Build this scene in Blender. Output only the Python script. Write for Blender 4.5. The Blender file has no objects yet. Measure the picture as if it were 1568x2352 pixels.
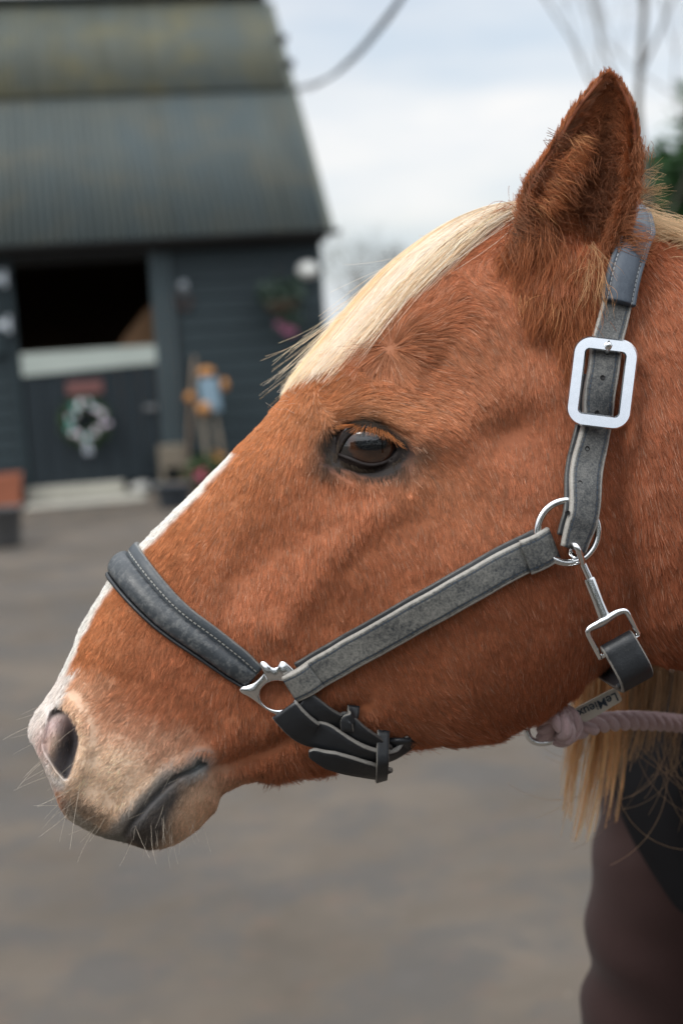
import bpy, bmesh, math, random
import numpy as np
from mathutils import Vector, Matrix, noise as mnoise
from mathutils.bvhtree import BVHTree
from mathutils.kdtree import KDTree

random.seed(7)
rng = np.random.default_rng(11)
scene = bpy.context.scene
COL = scene.collection

# ------------------------------------------------------------------ camera
FPX = 3266.0                       # focal length in the 1568 x 2352 measuring grid of the photograph
PITCH, ROLL = math.radians(7.3), math.radians(3.7)
CAM = np.array([0.0, 0.0, 1.45])
FW = np.array([0, math.cos(PITCH), -math.sin(PITCH)])
_u0 = np.array([0, math.sin(PITCH), math.cos(PITCH)])
_r0 = np.array([1.0, 0, 0])
RT = _r0 * math.cos(ROLL) - _u0 * math.sin(ROLL)
UP = _u0 * math.cos(ROLL) + _r0 * math.sin(ROLL)
cd = bpy.data.cameras.new('camera')
cam = bpy.data.objects.new('camera', cd)
COL.objects.link(cam)
cam.matrix_world = Matrix(((RT[0], UP[0], -FW[0], CAM[0]), (RT[1], UP[1], -FW[1], CAM[1]),
                           (RT[2], UP[2], -FW[2], CAM[2]), (0, 0, 0, 1)))
cd.sensor_fit = 'VERTICAL'
cd.sensor_height = 36.0
cd.lens = 36.0 * FPX / 2352.0
cd.clip_start = 0.05
cd.clip_end = 3000
cd.dof.use_dof = True
cd.dof.focus_distance = 0.925
cd.dof.aperture_fstop = 4.8
scene.camera = cam

# ------------------------------------------------------------------ light: overcast sky and a soft sun
SUN_EL, SUN_AZ = math.radians(48), math.radians(-128)     # azimuth measured from +Y towards +X
world = bpy.data.worlds.new('World')
scene.world = world
world.use_nodes = True
wt = world.node_tree
wt.nodes.clear()
def wn(t, **kw):
    n = wt.nodes.new(t)
    for k, v in kw.items():
        setattr(n, k, v)
    return n
w_out = wn('ShaderNodeOutputWorld')
w_bg = wn('ShaderNodeBackground')
w_bg.inputs['Strength'].default_value = 0.12
wt.links.new(w_bg.outputs[0], w_out.inputs[0])
w_sky = wn('ShaderNodeTexSky', sky_type='NISHITA', sun_disc=False)
w_sky.sun_elevation = SUN_EL
w_sky.sun_rotation = SUN_AZ
w_sky.dust_density = 2.0
w_tc = wn('ShaderNodeTexCoord')
w_map = wn('ShaderNodeMapping')
w_map.inputs['Scale'].default_value = (1.6, 1.6, 7.0)
w_no = wn('ShaderNodeTexNoise')
w_no.inputs['Scale'].default_value = 1.7
w_no.inputs['Detail'].default_value = 5
w_no.inputs['Roughness'].default_value = 0.5
wt.links.new(w_tc.outputs['Generated'], w_map.inputs[0])
wt.links.new(w_map.outputs[0], w_no.inputs['Vector'])
w_ramp = wn('ShaderNodeValToRGB')                          # cloud cover: thin places let a little blue through
w_ramp.color_ramp.elements[0].position = 0.33
w_ramp.color_ramp.elements[0].color = (0.62, 0.62, 0.62, 1)
w_ramp.color_ramp.elements[1].position = 0.62
w_ramp.color_ramp.elements[1].color = (1, 1, 1, 1)
wt.links.new(w_no.outputs['Fac'], w_ramp.inputs[0])
w_sep = wn('ShaderNodeSeparateXYZ')
wt.links.new(w_tc.outputs['Generated'], w_sep.inputs[0])
w_up = wn('ShaderNodeMapRange')                            # an overcast sky brightens towards the zenith
w_up.inputs['From Min'].default_value = 0.26
w_up.inputs['From Max'].default_value = 1.0
w_up.inputs['To Min'].default_value = 5.8
w_up.inputs['To Max'].default_value = 21.0
wt.links.new(w_sep.outputs['Z'], w_up.inputs['Value'])
w_n2 = wn('ShaderNodeTexNoise')
w_n2.inputs['Scale'].default_value = 2.6
w_n2.inputs['Detail'].default_value = 4
wt.links.new(w_map.outputs[0], w_n2.inputs['Vector'])
w_tint = wn('ShaderNodeValToRGB')
w_tint.color_ramp.elements[0].position = 0.36
w_tint.color_ramp.elements[0].color = (0.84, 0.92, 1.0, 1)
w_tint.color_ramp.elements[1].position = 0.62
w_tint.color_ramp.elements[1].color = (1.10, 1.09, 1.08, 1)
wt.links.new(w_n2.outputs['Fac'], w_tint.inputs[0])
w_cl = wn('ShaderNodeVectorMath', operation='SCALE')
wt.links.new(w_tint.outputs[0], w_cl.inputs[0])
wt.links.new(w_up.outputs[0], w_cl.inputs['Scale'])
w_mix = wn('ShaderNodeMix', data_type='RGBA')
wt.links.new(w_ramp.outputs[0], w_mix.inputs['Factor'])
wt.links.new(w_sky.outputs[0], w_mix.inputs[6])
wt.links.new(w_cl.outputs[0], w_mix.inputs[7])
wt.links.new(w_mix.outputs[2], w_bg.inputs['Color'])

sl = bpy.data.lights.new('sun', 'SUN')
sl.energy = 1.5
sl.angle = math.radians(22)
sl.color = (1.0, 0.96, 0.9)
sun = bpy.data.objects.new('sun', sl)
COL.objects.link(sun)
_sd = Vector((math.sin(SUN_AZ) * math.cos(SUN_EL), math.cos(SUN_AZ) * math.cos(SUN_EL), math.sin(SUN_EL)))
sun.rotation_euler = _sd.to_track_quat('Z', 'Y').to_euler()
sun.location = (-4, -4, 8)

scene.view_settings.view_transform = 'Standard'
scene.view_settings.look = 'None'
scene.view_settings.exposure = 0.38
scene.view_settings.gamma = 1.0
scene.cycles.max_bounces = 8
scene.cycles.transparent_max_bounces = 4

# ------------------------------------------------------------------ helpers
def P(px, py, d=1.0):
    """World point seen at (px, py) of the measuring grid at depth d."""
    px, py, d = np.asarray(px, float), np.asarray(py, float), np.asarray(d, float)
    u = (px - 784.0) / FPX
    v = (py - 1176.0) / FPX
    return CAM + (FW + RT * u[..., None] - UP * v[..., None]) * d[..., None]

def proj(p):
    q = np.asarray(p) - CAM
    d = q @ FW
    return 784 + FPX * (q @ RT) / d, 1176 - FPX * (q @ UP) / d, d

def on_ground(px, py, z=0.0):
    d = FW + RT * ((px - 784.0) / FPX) - UP * ((py - 1176.0) / FPX)
    return CAM + d * ((z - CAM[2]) / d[2])

def cr(keys, x):
    """Smooth (Catmull-Rom) interpolation of rows of keys at fractional index x."""
    keys = np.asarray(keys, float)
    if keys.ndim == 1:
        keys = keys[:, None]
        return cr(keys, x)[..., 0]
    x = np.clip(np.asarray(x, float), 0, len(keys) - 1 - 1e-9)
    i = np.floor(x).astype(int)
    t = (x - i)[..., None]
    n = len(keys)
    g = lambda k: keys[np.clip(k, 0, n - 1)]
    p0, p1, p2, p3 = g(i - 1), g(i), g(i + 1), g(i + 2)
    p0 = np.where((i == 0)[..., None], 2 * p1 - p2, p0)
    p3 = np.where((i + 2 > n - 1)[..., None], 2 * p2 - p1, p3)
    return 0.5 * (2 * p1 + (p2 - p0) * t + (2 * p0 - 5 * p1 + 4 * p2 - p3) * t * t + (3 * p1 - p0 - 3 * p2 + p3) * t ** 3)

def resample(pts, n):
    """n points evenly spaced along a smooth curve through pts (any number of columns; first three are position)."""
    pts = np.asarray(pts, float)
    xs = np.linspace(0, len(pts) - 1, 40 * (len(pts) - 1) + 1)
    c = cr(pts, xs)
    k = min(3, c.shape[1])
    L = np.concatenate([[0], np.cumsum(np.linalg.norm(np.diff(c[:, :k], axis=0), axis=1))])
    t = np.linspace(0, L[-1], n)
    return np.stack([np.interp(t, L, c[:, j]) for j in range(c.shape[1])], 1)

def unit(v):
    v = np.asarray(v, float)
    return v / np.maximum(np.linalg.norm(v, axis=-1, keepdims=True), 1e-12)

def sstep(a, b, x):
    t = np.clip((np.asarray(x, float) - a) / (b - a), 0, 1)
    return t * t * (3 - 2 * t)

def _hash(ix, iy, iz, seed):
    h = (ix * 374761393 + iy * 668265263 + iz * 2147483647 + seed * 1274126177) & 0xFFFFFFFF
    h = ((h ^ (h >> 13)) * 1274126177) & 0xFFFFFFFF
    return ((h ^ (h >> 16)) & 0xFFFF) / 65535.0

def vnoise(p, scale, seed=0):
    """Value noise in -1..1 for an (n, 3) array."""
    q = np.asarray(p, float) * scale + 1000.0
    i = np.floor(q).astype(np.int64)
    t = q - i
    t = t * t * (3 - 2 * t)
    out = 0
    for dx in (0, 1):
        for dy in (0, 1):
            for dz in (0, 1):
                w = (t[:, 0] if dx else 1 - t[:, 0]) * (t[:, 1] if dy else 1 - t[:, 1]) * (t[:, 2] if dz else 1 - t[:, 2])
                out = out + w * _hash(i[:, 0] + dx, i[:, 1] + dy, i[:, 2] + dz, seed)
    return out * 2 - 1

def seg_dist(px, py, poly):
    """Distance from points to an open polyline."""
    d = np.full(np.shape(px), 1e9)
    poly = np.asarray(poly, float)
    for (x0, y0), (x1, y1) in zip(poly[:-1], poly[1:]):
        dx, dy = x1 - x0, y1 - y0
        t = np.clip(((px - x0) * dx + (py - y0) * dy) / (dx * dx + dy * dy + 1e-9), 0, 1)
        d = np.minimum(d, np.hypot(px - x0 - t * dx, py - y0 - t * dy))
    return d

def in_poly(px, py, poly):
    px, py = np.asarray(px, float), np.asarray(py, float)
    c = np.zeros(px.shape, bool)
    n = len(poly)
    for k in range(n):
        x0, y0 = poly[k]
        x1, y1 = poly[(k + 1) % n]
        if y0 == y1:
            continue
        c ^= ((y0 > py) != (y1 > py)) & (px < (x1 - x0) * (py - y0) / (y1 - y0) + x0)
    return c

def sdf_poly(px, py, poly):
    """Signed distance, positive inside."""
    d = seg_dist(px, py, list(poly) + [poly[0]])
    return np.where(in_poly(px, py, poly), d, -d)

def tag(o, label=None, cat=None, group=None, kind=None):
    if label: o['label'] = label
    if cat: o['category'] = cat
    if group: o['group'] = group
    if kind: o['kind'] = kind
    return o

def empty(name, loc=(0, 0, 0), rz=0.0, parent=None):
    o = bpy.data.objects.new(name, None)
    COL.objects.link(o)
    o.location = loc
    o.rotation_euler = (0, 0, rz)
    if parent:
        o.parent = parent
    return o

def mesh_obj(name, verts, faces, mat, parent=None, smooth=True, uvs=None, inv=None):
    """Link one mesh. verts are world coordinates unless the parent is a placed Empty (then local to it, inv=None)."""
    me = bpy.data.meshes.new(name)
    me.from_pydata([tuple(v) for v in np.asarray(verts, float)], [], [tuple(int(i) for i in f) for f in faces])
    if smooth:
        me.polygons.foreach_set('use_smooth', [True] * len(me.polygons))
    if uvs is not None:                                    # one uv per vertex
        ul = me.uv_layers.new(name='uv')
        li = np.empty(len(me.loops), np.int32)
        me.loops.foreach_get('vertex_index', li)
        ul.data.foreach_set('uv', np.asarray(uvs, np.float32)[li].ravel())
    me.update()
    if mat:
        me.materials.append(mat)
    o = bpy.data.objects.new(name, me)
    COL.objects.link(o)
    if parent:
        o.parent = parent
        if inv is not None:
            o.matrix_parent_inverse = inv
    return o

class MB:
    """Collects boxes, tubes and the like into ONE mesh."""
    def __init__(s):
        s.v, s.f, s.n = [], [], 0
    def add(s, verts, faces):
        verts = np.asarray(verts, float)
        s.v.append(verts)
        s.f += [tuple(int(i) + s.n for i in f) for f in faces]
        s.n += len(verts)
        return s
    def box(s, x0, x1, y0, y1, z0, z1):
        v = [(x, y, z) for x in (x0, x1) for y in (y0, y1) for z in (z0, z1)]
        return s.add(v, [(0, 1, 3, 2), (4, 6, 7, 5), (0, 4, 5, 1), (2, 3, 7, 6), (0, 2, 6, 4), (1, 5, 7, 3)])
    def bar(s, a, b, w, t, up=(0, 0, 1)):
        a, b = np.asarray(a, float), np.asarray(b, float)
        d = unit(b - a)
        x = unit(np.cross(d, up))
        y = np.cross(x, d)
        v = [p + x * sx * w / 2 + y * sy * t / 2 for p in (a, b) for sx, sy in ((-1, -1), (1, -1), (1, 1), (-1, 1))]
        return s.add(v, [(0, 3, 2, 1), (4, 5, 6, 7), (0, 1, 5, 4), (1, 2, 6, 5), (2, 3, 7, 6), (3, 0, 4, 7)])
    def tube(s, pts, rad, k=10, closed=False, cap=True):
        v, f = tube_mesh(pts, rad, k, closed, cap)
        return s.add(v, f)
    def lathe(s, prof, c=(0, 0, 0), k=24):
        n = len(prof)
        v = [(c[0] + r * math.cos(2 * math.pi * j / k), c[1] + r * math.sin(2 * math.pi * j / k), c[2] + z) for r, z in prof for j in range(k)]
        f = [(i * k + j, i * k + (j + 1) % k, (i + 1) * k + (j + 1) % k, (i + 1) * k + j) for i in range(n - 1) for j in range(k)]
        f += [tuple(range(k - 1, -1, -1)), tuple(range((n - 1) * k, n * k))]
        return s.add(v, f)
    def ball(s, c, r, k=10, sq=(1, 1, 1)):
        prof = [(r * math.sin(math.pi * i / k) + 1e-5, -r * math.cos(math.pi * i / k)) for i in range(k + 1)]
        n = len(prof); kk = 2 * k
        v = [(c[0] + sq[0] * q * math.cos(math.pi * j / k), c[1] + sq[1] * q * math.sin(math.pi * j / k), c[2] + sq[2] * z) for q, z in prof for j in range(kk)]
        f = [(i * kk + j, i * kk + (j + 1) % kk, (i + 1) * kk + (j + 1) % kk, (i + 1) * kk + j) for i in range(n - 1) for j in range(kk)]
        f += [tuple(range(kk - 1, -1, -1)), tuple(range((n - 1) * kk, n * kk))]
        return s.add(v, f)
    def build(s, name, mat, parent=None, smooth=False, bevel=0.0, uvs=None):
        o = mesh_obj(name, np.concatenate(s.v), s.f, mat, parent, smooth, uvs)
        if bevel:
            m = o.modifiers.new('bevel', 'BEVEL')
            m.width = bevel; m.segments = 2; m.limit_method = 'ANGLE'; m.angle_limit = math.radians(40)
        return o

def frames(pts, closed=False, up=None):
    pts = np.asarray(pts, float)
    if closed:
        t = unit(np.roll(pts, -1, 0) - np.roll(pts, 1, 0))
    else:
        t = np.gradient(pts, axis=0)
        t = unit(t)
    n = np.zeros_like(pts)
    ref = np.array(up, float) if up is not None else np.array([0.3, 0.2, 1.0])
    if abs(t[0] @ unit(ref)) > 0.95:
        ref = np.array([1.0, 0.1, 0.2])
    n[0] = unit(ref - t[0] * (ref @ t[0]))
    for i in range(1, len(pts)):
        v = n[i - 1] - t[i] * (n[i - 1] @ t[i])
        n[i] = unit(v)
    return t, n, np.cross(t, n)

def tube_mesh(pts, rad, k=10, closed=False, cap=True, ell=None):
    pts = np.asarray(pts, float)
    n = len(pts)
    rad = np.broadcast_to(np.asarray(rad, float), (n,))
    t, a, b = frames(pts, closed)
    th = np.arange(k) * 2 * np.pi / k
    v = pts[:, None] + rad[:, None, None] * (np.cos(th)[None, :, None] * a[:, None] + np.sin(th)[None, :, None] * b[:, None])
    v = v.reshape(-1, 3)
    m = n if closed else n - 1
    f = [(i * k + j, i * k + (j + 1) % k, ((i + 1) % n) * k + (j + 1) % k, ((i + 1) % n) * k + j) for i in range(m) for j in range(k)]
    if cap and not closed:
        f += [tuple(range(k - 1, -1, -1)), tuple(range((n - 1) * k, n * k))]
    return v, f

# node helpers ------------------------------------------------------
class NT:
    def __init__(s, name):
        s.m = bpy.data.materials.new(name)
        s.m.use_nodes = True
        s.t = s.m.node_tree
        s.b = s.t.nodes['Principled BSDF']
        s.out = s.t.nodes['Material Output']
    def n(s, typ, **kw):
        nd = s.t.nodes.new(typ)
        for k, v in kw.items():
            if k in nd.inputs:
                nd.inputs[k].default_value = v
            else:
                setattr(nd, k, v)
        return nd
    def l(s, a, b):
        s.t.links.new(a, b)
    def coord(s, kind='Object'):
        return s.n('ShaderNodeTexCoord').outputs[kind]
    def noise(s, vec, scale, detail=4, rough=0.55, dist=0.0):
        nd = s.n('ShaderNodeTexNoise', Scale=scale, Detail=detail, Roughness=rough, Distortion=dist)
        if vec is not None:
            s.l(vec, nd.inputs['Vector'])
        return nd.outputs['Fac']
    def mapv(s, vec, scale=(1, 1, 1), rot=(0, 0, 0)):
        nd = s.n('ShaderNodeMapping')
        nd.inputs['Scale'].default_value = scale
        nd.inputs['Rotation'].default_value = rot
        s.l(vec, nd.inputs[0])
        return nd.outputs[0]
    def ramp(s, fac, stops):
        nd = s.n('ShaderNodeValToRGB')
        cr_ = nd.color_ramp
        while len(cr_.elements) < len(stops):
            cr_.elements.new(0.5)
        for e, (p, c) in zip(cr_.elements, stops):
            e.position = p
            e.color = (c, c, c, 1) if isinstance(c, (int, float)) else (*c, 1)
        s.l(fac, nd.inputs[0])
        return nd.outputs[0]
    def math(s, op, a, b=0.0, c=None):
        nd = s.n('ShaderNodeMath', operation=op)
        for i, x in enumerate((a, b) if c is None else (a, b, c)):
            if isinstance(x, (int, float)):
                nd.inputs[i].default_value = x
            else:
                s.l(x, nd.inputs[i])
        return nd.outputs[0]
    def mix(s, fac, a, b, mode='MIX'):
        nd = s.n('ShaderNodeMix', data_type='RGBA', blend_type=mode)
        for i, x in ((0, fac), (6, a), (7, b)):
            if isinstance(x, (int, float)):
                nd.inputs[i].default_value = x
            elif isinstance(x, tuple):
                nd.inputs[i].default_value = (*x, 1)
            else:
                s.l(x, nd.inputs[i])
        return nd.outputs[2]
    def base(s, c):
        if isinstance(c, tuple):
            s.b.inputs['Base Color'].default_value = (*c, 1)
        else:
            s.l(c, s.b.inputs['Base Color'])
        return s
    def set(s, **kw):
        for k, v in kw.items():
            k = k.replace('_', ' ')
            if isinstance(v, (int, float, tuple)):
                s.b.inputs[k].default_value = v
            else:
                s.l(v, s.b.inputs[k])
        return s
    def bump(s, h, strength=0.3, dist=0.001):
        nd = s.n('ShaderNodeBump', Strength=strength, Distance=dist)
        s.l(h, nd.inputs['Height'])
        s.l(nd.outputs[0], s.b.inputs['Normal'])
        return s

def plain(name, c, rough=0.6, var=0.25, scale=30.0, metallic=0.0, bump=0.0, bdist=0.002):
    """A colour with gentle mottling."""
    t = NT(name)
    v = t.noise(t.coord(), scale, 5)
    t.base(t.mix(v, tuple(x * (1 - var) for x in c), tuple(min(1, x * (1 + var)) for x in c)))
    t.set(Roughness=rough, Metallic=metallic)
    if bump:
        t.bump(v, bump, bdist)
    return t.m

# ================================================================== HORSE
D0 = 1.0                                                   # depth of the horse's median plane
PXM = D0 / FPX                                             # metres per measuring unit on that plane
HK = [  # top x, top y, bottom x, bottom y, half width, squareness, top bias
 (86, 1718, 112, 1780, 42, .80, 0), (70, 1688, 126, 1818, 84, .80, 0), (73, 1658, 150, 1872, 112, .80, .03), (90, 1628, 198, 1905, 132, .80, .05),
 (110, 1600, 246, 1926, 144, .80, .06), (131, 1567, 292, 1936, 150, .80, .06), (150, 1530, 345, 1950, 152, .80, .06), (167, 1490, 400, 1940, 150, .80, .06),
 (186, 1443, 455, 1904, 146, .80, .08), (214, 1394, 494, 1860, 142, .82, .08), (250, 1337, 516, 1822, 141, .84, .06), (290, 1290, 570, 1797, 144, .84, .02),
 (330, 1245, 650, 1782, 152, .82, .02), (400, 1174, 740, 1763, 166, .78, .02), (470, 1106, 820, 1741, 186, .74, .05), (542, 1031, 900, 1718, 214, .70, .09),
 (610, 962, 980, 1702, 244, .66, .12), (668, 892, 1070, 1697, 268, .63, .13), (726, 818, 1140, 1686, 284, .60, .12), (790, 742, 1210, 1655, 290, .60, .10),
 (868, 656, 1272, 1618, 284, .60, .06), (955, 580, 1330, 1570, 270, .62, .02), (1062, 512, 1378, 1526, 252, .64, -.02), (1172, 478, 1425, 1502, 240, .66, -.04),
 (1300, 482, 1484, 1508, 236, .68, -.04), (1420, 512, 1556, 1532, 240, .70, -.04), (1520, 548, 1640, 1572, 250, .72, -.04), (1640, 600, 1760, 1650, 262, .74, -.05),
 (1900, 735, 1935, 1800, 275, .76, -.08), (2300, 890, 2230, 2080, 310, .80, -.14), (2700, 1030, 2520, 2560, 430, .80, -.12), (3100, 1095, 2860, 3020, 640, .78, -.05),
 (3500, 1110, 3300, 3240, 780, .76, 0), (4300, 1090, 4200, 3320, 880, .74, .02), (5200, 1000, 5200, 3130, 860, .74, .06), (6000, 890, 6000, 2830, 800, .74, .10),
 (6600, 1030, 6500, 2420, 660, .76, .06), (6950, 1330, 6850, 2180, 430, .80, 0), (7060, 1560, 7030, 1960, 200, .80, 0)]
HK = np.array(HK, float)
NK = len(HK)

EYE_C = np.array([850.0, 1021.0])
LIDS = np.array([(776.8, 1042), (783, 1026), (792, 1010), (805, 996), (820, 988.5), (834, 987), (848, 988.5), (862, 993), (876, 999), (889, 1005), (900, 1012),
                 (909, 1022), (911, 1032), (907, 1042), (898, 1053), (886, 1061), (870, 1066.5), (852, 1068.5), (834, 1066), (818, 1060), (803, 1053.5), (789, 1048)])
EYE_R = 84.0
NOSTRIL = [(134, 1618), (146, 1621), (157, 1631), (167, 1645), (176, 1661), (182, 1680), (183, 1700), (179, 1724), (173, 1748), (166, 1772), (158, 1789), (148, 1790),
           (132, 1772), (118, 1752), (102, 1728), (97, 1708), (101, 1684), (108, 1655), (118, 1630)]
MOUTH = [(262, 1948), (283, 1920), (302, 1888), (337, 1846), (377, 1806), (412, 1778), (446, 1766), (466, 1752)]

def gauss(px, py, cx, cy, sx, sy, rot=0.0):
    c, s = math.cos(rot), math.sin(rot)
    x = (px - cx) * c + (py - cy) * s
    y = -(px - cx) * s + (py - cy) * c
    return np.exp(-0.5 * ((x / sx) ** 2 + (y / sy) ** 2))

EYE_W = [0.0]                                              # outermost point of the eyeball, set below
def bumps(px, py, w):
    b = np.zeros_like(px)
    b += 34 * gauss(px, py, 1130, 1380, 150, 170, .5)                    # masseter
    b += 17 * gauss(px, py, 850, 945, 110, 34, .12)                      # brow
    b -= 26 * gauss(px, py, 1000, 850, 55, 48)                           # hollow above the eye
    b += 18 * gauss(px, py, 1000, 1010, 70, 40, .3)                      # zygomatic arch
    b += 9 * gauss(px, py, 1120, 940, 120, 40, -.5)
    b -= 24 * gauss(px, py, 1180, 1000, 70, 60)
    b += 11 * np.exp(-0.5 * (seg_dist(px, py, [(960, 1120), (850, 1195), (740, 1290), (650, 1440)]) / 30) ** 2)   # facial crest
    b -= 9 * gauss(px, py, 660, 1230, 60, 110, .55)                     # hollow in front of it
    b -= 7 * gauss(px, py, 800, 1420, 80, 55, -.5)
    b -= 14 * gauss(px, py, 560, 1330, 34, 90, .4)
    b += 12 * gauss(px, py, 600, 1440, 60, 40, .6)
    b -= 13 * np.exp(-0.5 * (seg_dist(px, py, [(505, 1760), (600, 1725), (720, 1660), (830, 1620)]) / 16) ** 2)  # cheek over the jaw bar
    b += 6 * np.exp(-0.5 * (seg_dist(px, py, [(540, 1690), (640, 1660), (760, 1590)]) / 26) ** 2)
    b -= 34 * np.exp(-0.5 * (seg_dist(px, py, [(1405, 980), (1425, 1150), (1442, 1300), (1458, 1500)]) / 30) ** 2)   # behind the jaw
    b += 14 * np.exp(-0.5 * (seg_dist(px, py, [(1500, 1000), (1530, 1200), (1560, 1400)]) / 45) ** 2)
    b -= 12 * gauss(px, py, 1290, 760, 90, 60)
    b += 22 * gauss(px, py, 1290, 620, 90, 90)                           # ear base
    # muzzle
    b += 10 * np.exp(-0.5 * (seg_dist(px, py, [(165, 1620), (196, 1665), (200, 1710), (186, 1765), (168, 1800)]) / 15) ** 2)
    b -= 9 * gauss(px, py, 270, 1590, 60, 40, -.5)
    b += 10 * gauss(px, py, 320, 1760, 80, 60, -.7)
    b += 11 * gauss(px, py, 235, 1880, 50, 30, .4)
    b -= 7 * gauss(px, py, 215, 1815, 40, 22, .6)
    b += 12 * gauss(px, py, 345, 1905, 42, 40)
    b += 11 * gauss(px, py, 445, 1850, 50, 45)
    b += 7 * gauss(px, py, 505, 1730, 30, 50, .3)
    b -= 6 * np.exp(-0.5 * (seg_dist(px, py, [(470, 1750), (500, 1790), (505, 1830)]) / 9) ** 2)
    dm = seg_dist(px, py, MOUTH)
    b += -13 * np.exp(-0.5 * (dm / 5.5) ** 2) + 6 * np.exp(-0.5 * ((dm - 22) / 12) ** 2)
    # nostril: deep at the rear rim, running out towards the nose tip
    m = (px < 220) & (py > 1560)
    if m.any():
        sd = sdf_poly(px[m], py[m], NOSTRIL)
        dr = seg_dist(px[m], py[m], NOSTRIL[1:11])
        deep = sstep(-3, 9, sd) * (58 * np.exp(-(dr / 46) ** 2) + 10) * (1 - .55 * gauss(px[m], py[m], 128, 1652, 30, 22, -.5))
        b[m] -= deep
    # fine unevenness of muscle and vein
    q = np.stack([px, py, np.zeros_like(px)], -1).reshape(-1, 3)
    b += (2.6 * vnoise(q, 1 / 90., 3) + 1.3 * vnoise(q, 1 / 38., 4)).reshape(px.shape)
    return b

def wfun(s, th):
    k = cr(HK, s)
    t = (1 - np.cos(th)) / 2
    px = k[..., 0] + (k[..., 2] - k[..., 0]) * t
    py = k[..., 1] + (k[..., 3] - k[..., 1]) * t
    st = np.maximum(np.sin(th), 0)
    w = k[..., 4] * st ** k[..., 5] * (1 + k[..., 6] * np.cos(th))
    return px, py, w, st

def eye_shape(px, py, w):
    """Drape the lids over the eyeball and sink the opening."""
    d = np.hypot(px - EYE_C[0], py - EYE_C[1])
    ball = EYE_W[0] - EYE_R + np.sqrt(np.maximum(EYE_R ** 2 - d ** 2, 0))
    sd = sdf_poly(px, py, LIDS)
    lid = ball + 6.5 * sstep(-42, -2, -np.abs(sd)) + 2.0
    k = sstep(60, 12, -np.minimum(sd, 0))
    w = np.where(sd < 0, w * (1 - k) + np.maximum(lid, w - 16) * k, w)
    # furrow of the upper lid, wrinkles below
    up = seg_dist(px, py, [(770, 1000), (795, 978), (824, 967), (866, 969), (905, 984), (935, 1002), (960, 1020)])
    w = w - 6 * np.exp(-0.5 * (up / 3.6) ** 2) + 4 * np.exp(-0.5 * ((up - 11) / 7) ** 2) * (py < 985)
    lo = seg_dist(px, py, [(790, 1075), (835, 1084), (880, 1080), (920, 1060)])
    w = w - 3.0 * np.exp(-0.5 * (lo / 3.5) ** 2)
    lo = seg_dist(px, py, [(748, 1060), (765, 1075), (800, 1100)])
    w = w - 3.0 * np.exp(-0.5 * (lo / 4) ** 2)
    return np.where(sd > 0, np.minimum(w, ball) - 16 * sstep(-1, 6, sd), w)

def to_world(px, py, wpx, kk):
    """Measuring-grid position and half width (same units) to world; kk = 1 keeps the sight line, 0 is parallel."""
    u, v = (px - 784) / FPX, (py - 1176) / FPX
    w = wpx * PXM
    lat = D0 - kk * np.maximum(w, 0)
    return CAM + FW * (D0 - w)[..., None] + (RT * u[..., None] - UP * v[..., None]) * lat[..., None]

S_rows = []
for i in range(NK - 1):
    L = max(np.hypot(*(HK[i + 1, :2] - HK[i, :2])), np.hypot(*(HK[i + 1, 2:4] - HK[i, 2:4])))
    st_ = 5.2 if i < 27 else 40.0
    S_rows.append(i + np.arange(max(2, int(L / st_))) / max(2, int(L / st_)))
S_rows = np.concatenate(S_rows + [np.array([NK - 1.0])])
NT_ = 240
TH = np.linspace(0, np.pi, NT_ + 1)
SS, TT = np.meshgrid(S_rows, TH, indexing='ij')
kview = 1 - sstep(26.5, 29.5, SS)
gx, gy, gw, gst = wfun(SS, TT)
_i = np.argmin((gx - EYE_C[0]) ** 2 + (gy - EYE_C[1]) ** 2 + (SS > 26) * 1e9)
hd = (SS < 28.5)
gw = gw + np.where(hd, bumps(gx, gy, gw), 0) * np.minimum(1, gst * 1.6)
EYE_W[0] = gw.ravel()[_i] + 6
ex = (np.hypot(gx - EYE_C[0], gy - EYE_C[1]) < 190) & (SS < 22)
gw[ex] = eye_shape(gx[ex], gy[ex], gw[ex])
gw[:, 0] = 0
gw[:, -1] = 0
gw = np.maximum(gw, 0)
GN = to_world(gx, gy, gw, kview)                           # near half, rows x (NT_+1)
W3 = gw * PXM
GF = GN + (2 * W3)[..., None] * FW                         # mirrored half
NR = len(S_rows)

def grid_normals(G):
    a = np.gradient(G, axis=0)
    b = np.gradient(G, axis=1)
    n = unit(np.cross(b, a))
    return n
NN = grid_normals(GN)
if np.mean((NN[20:200, NT_ // 2] @ FW)) > 0:
    NN = -NN
# normals on the median line lie in the median plane
for e, o_ in ((0, 1), (-1, -2)):
    v = NN[:, o_] - (NN[:, o_] @ FW)[:, None] * FW
    NN[:, e] = unit(v)

# closed ring per row: near 0..NT_, then far NT_-1..1
ring = np.concatenate([GN, GF[:, NT_ - 1:0:-1]], axis=1)
RK = ring.shape[1]
body_v = ring.reshape(-1, 3)
ii = np.arange(NR - 1)[:, None] * RK
jj = np.arange(RK)[None, :]
q = np.stack([ii + jj, ii + (jj + 1) % RK, ii + RK + (jj + 1) % RK, ii + RK + jj], -1).reshape(-1, 4)
c0, c1 = len(body_v), len(body_v) + 1
body_v = np.concatenate([body_v, ring[:1].mean(1), ring[-1:].mean(1)])
cap0 = [(c0, (j + 1) % RK, j) for j in range(RK)]
cap1 = [(c1, (NR - 1) * RK + j, (NR - 1) * RK + (j + 1) % RK) for j in range(RK)]
body_f = [tuple(x) for x in q.tolist()] + cap0 + cap1

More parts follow.
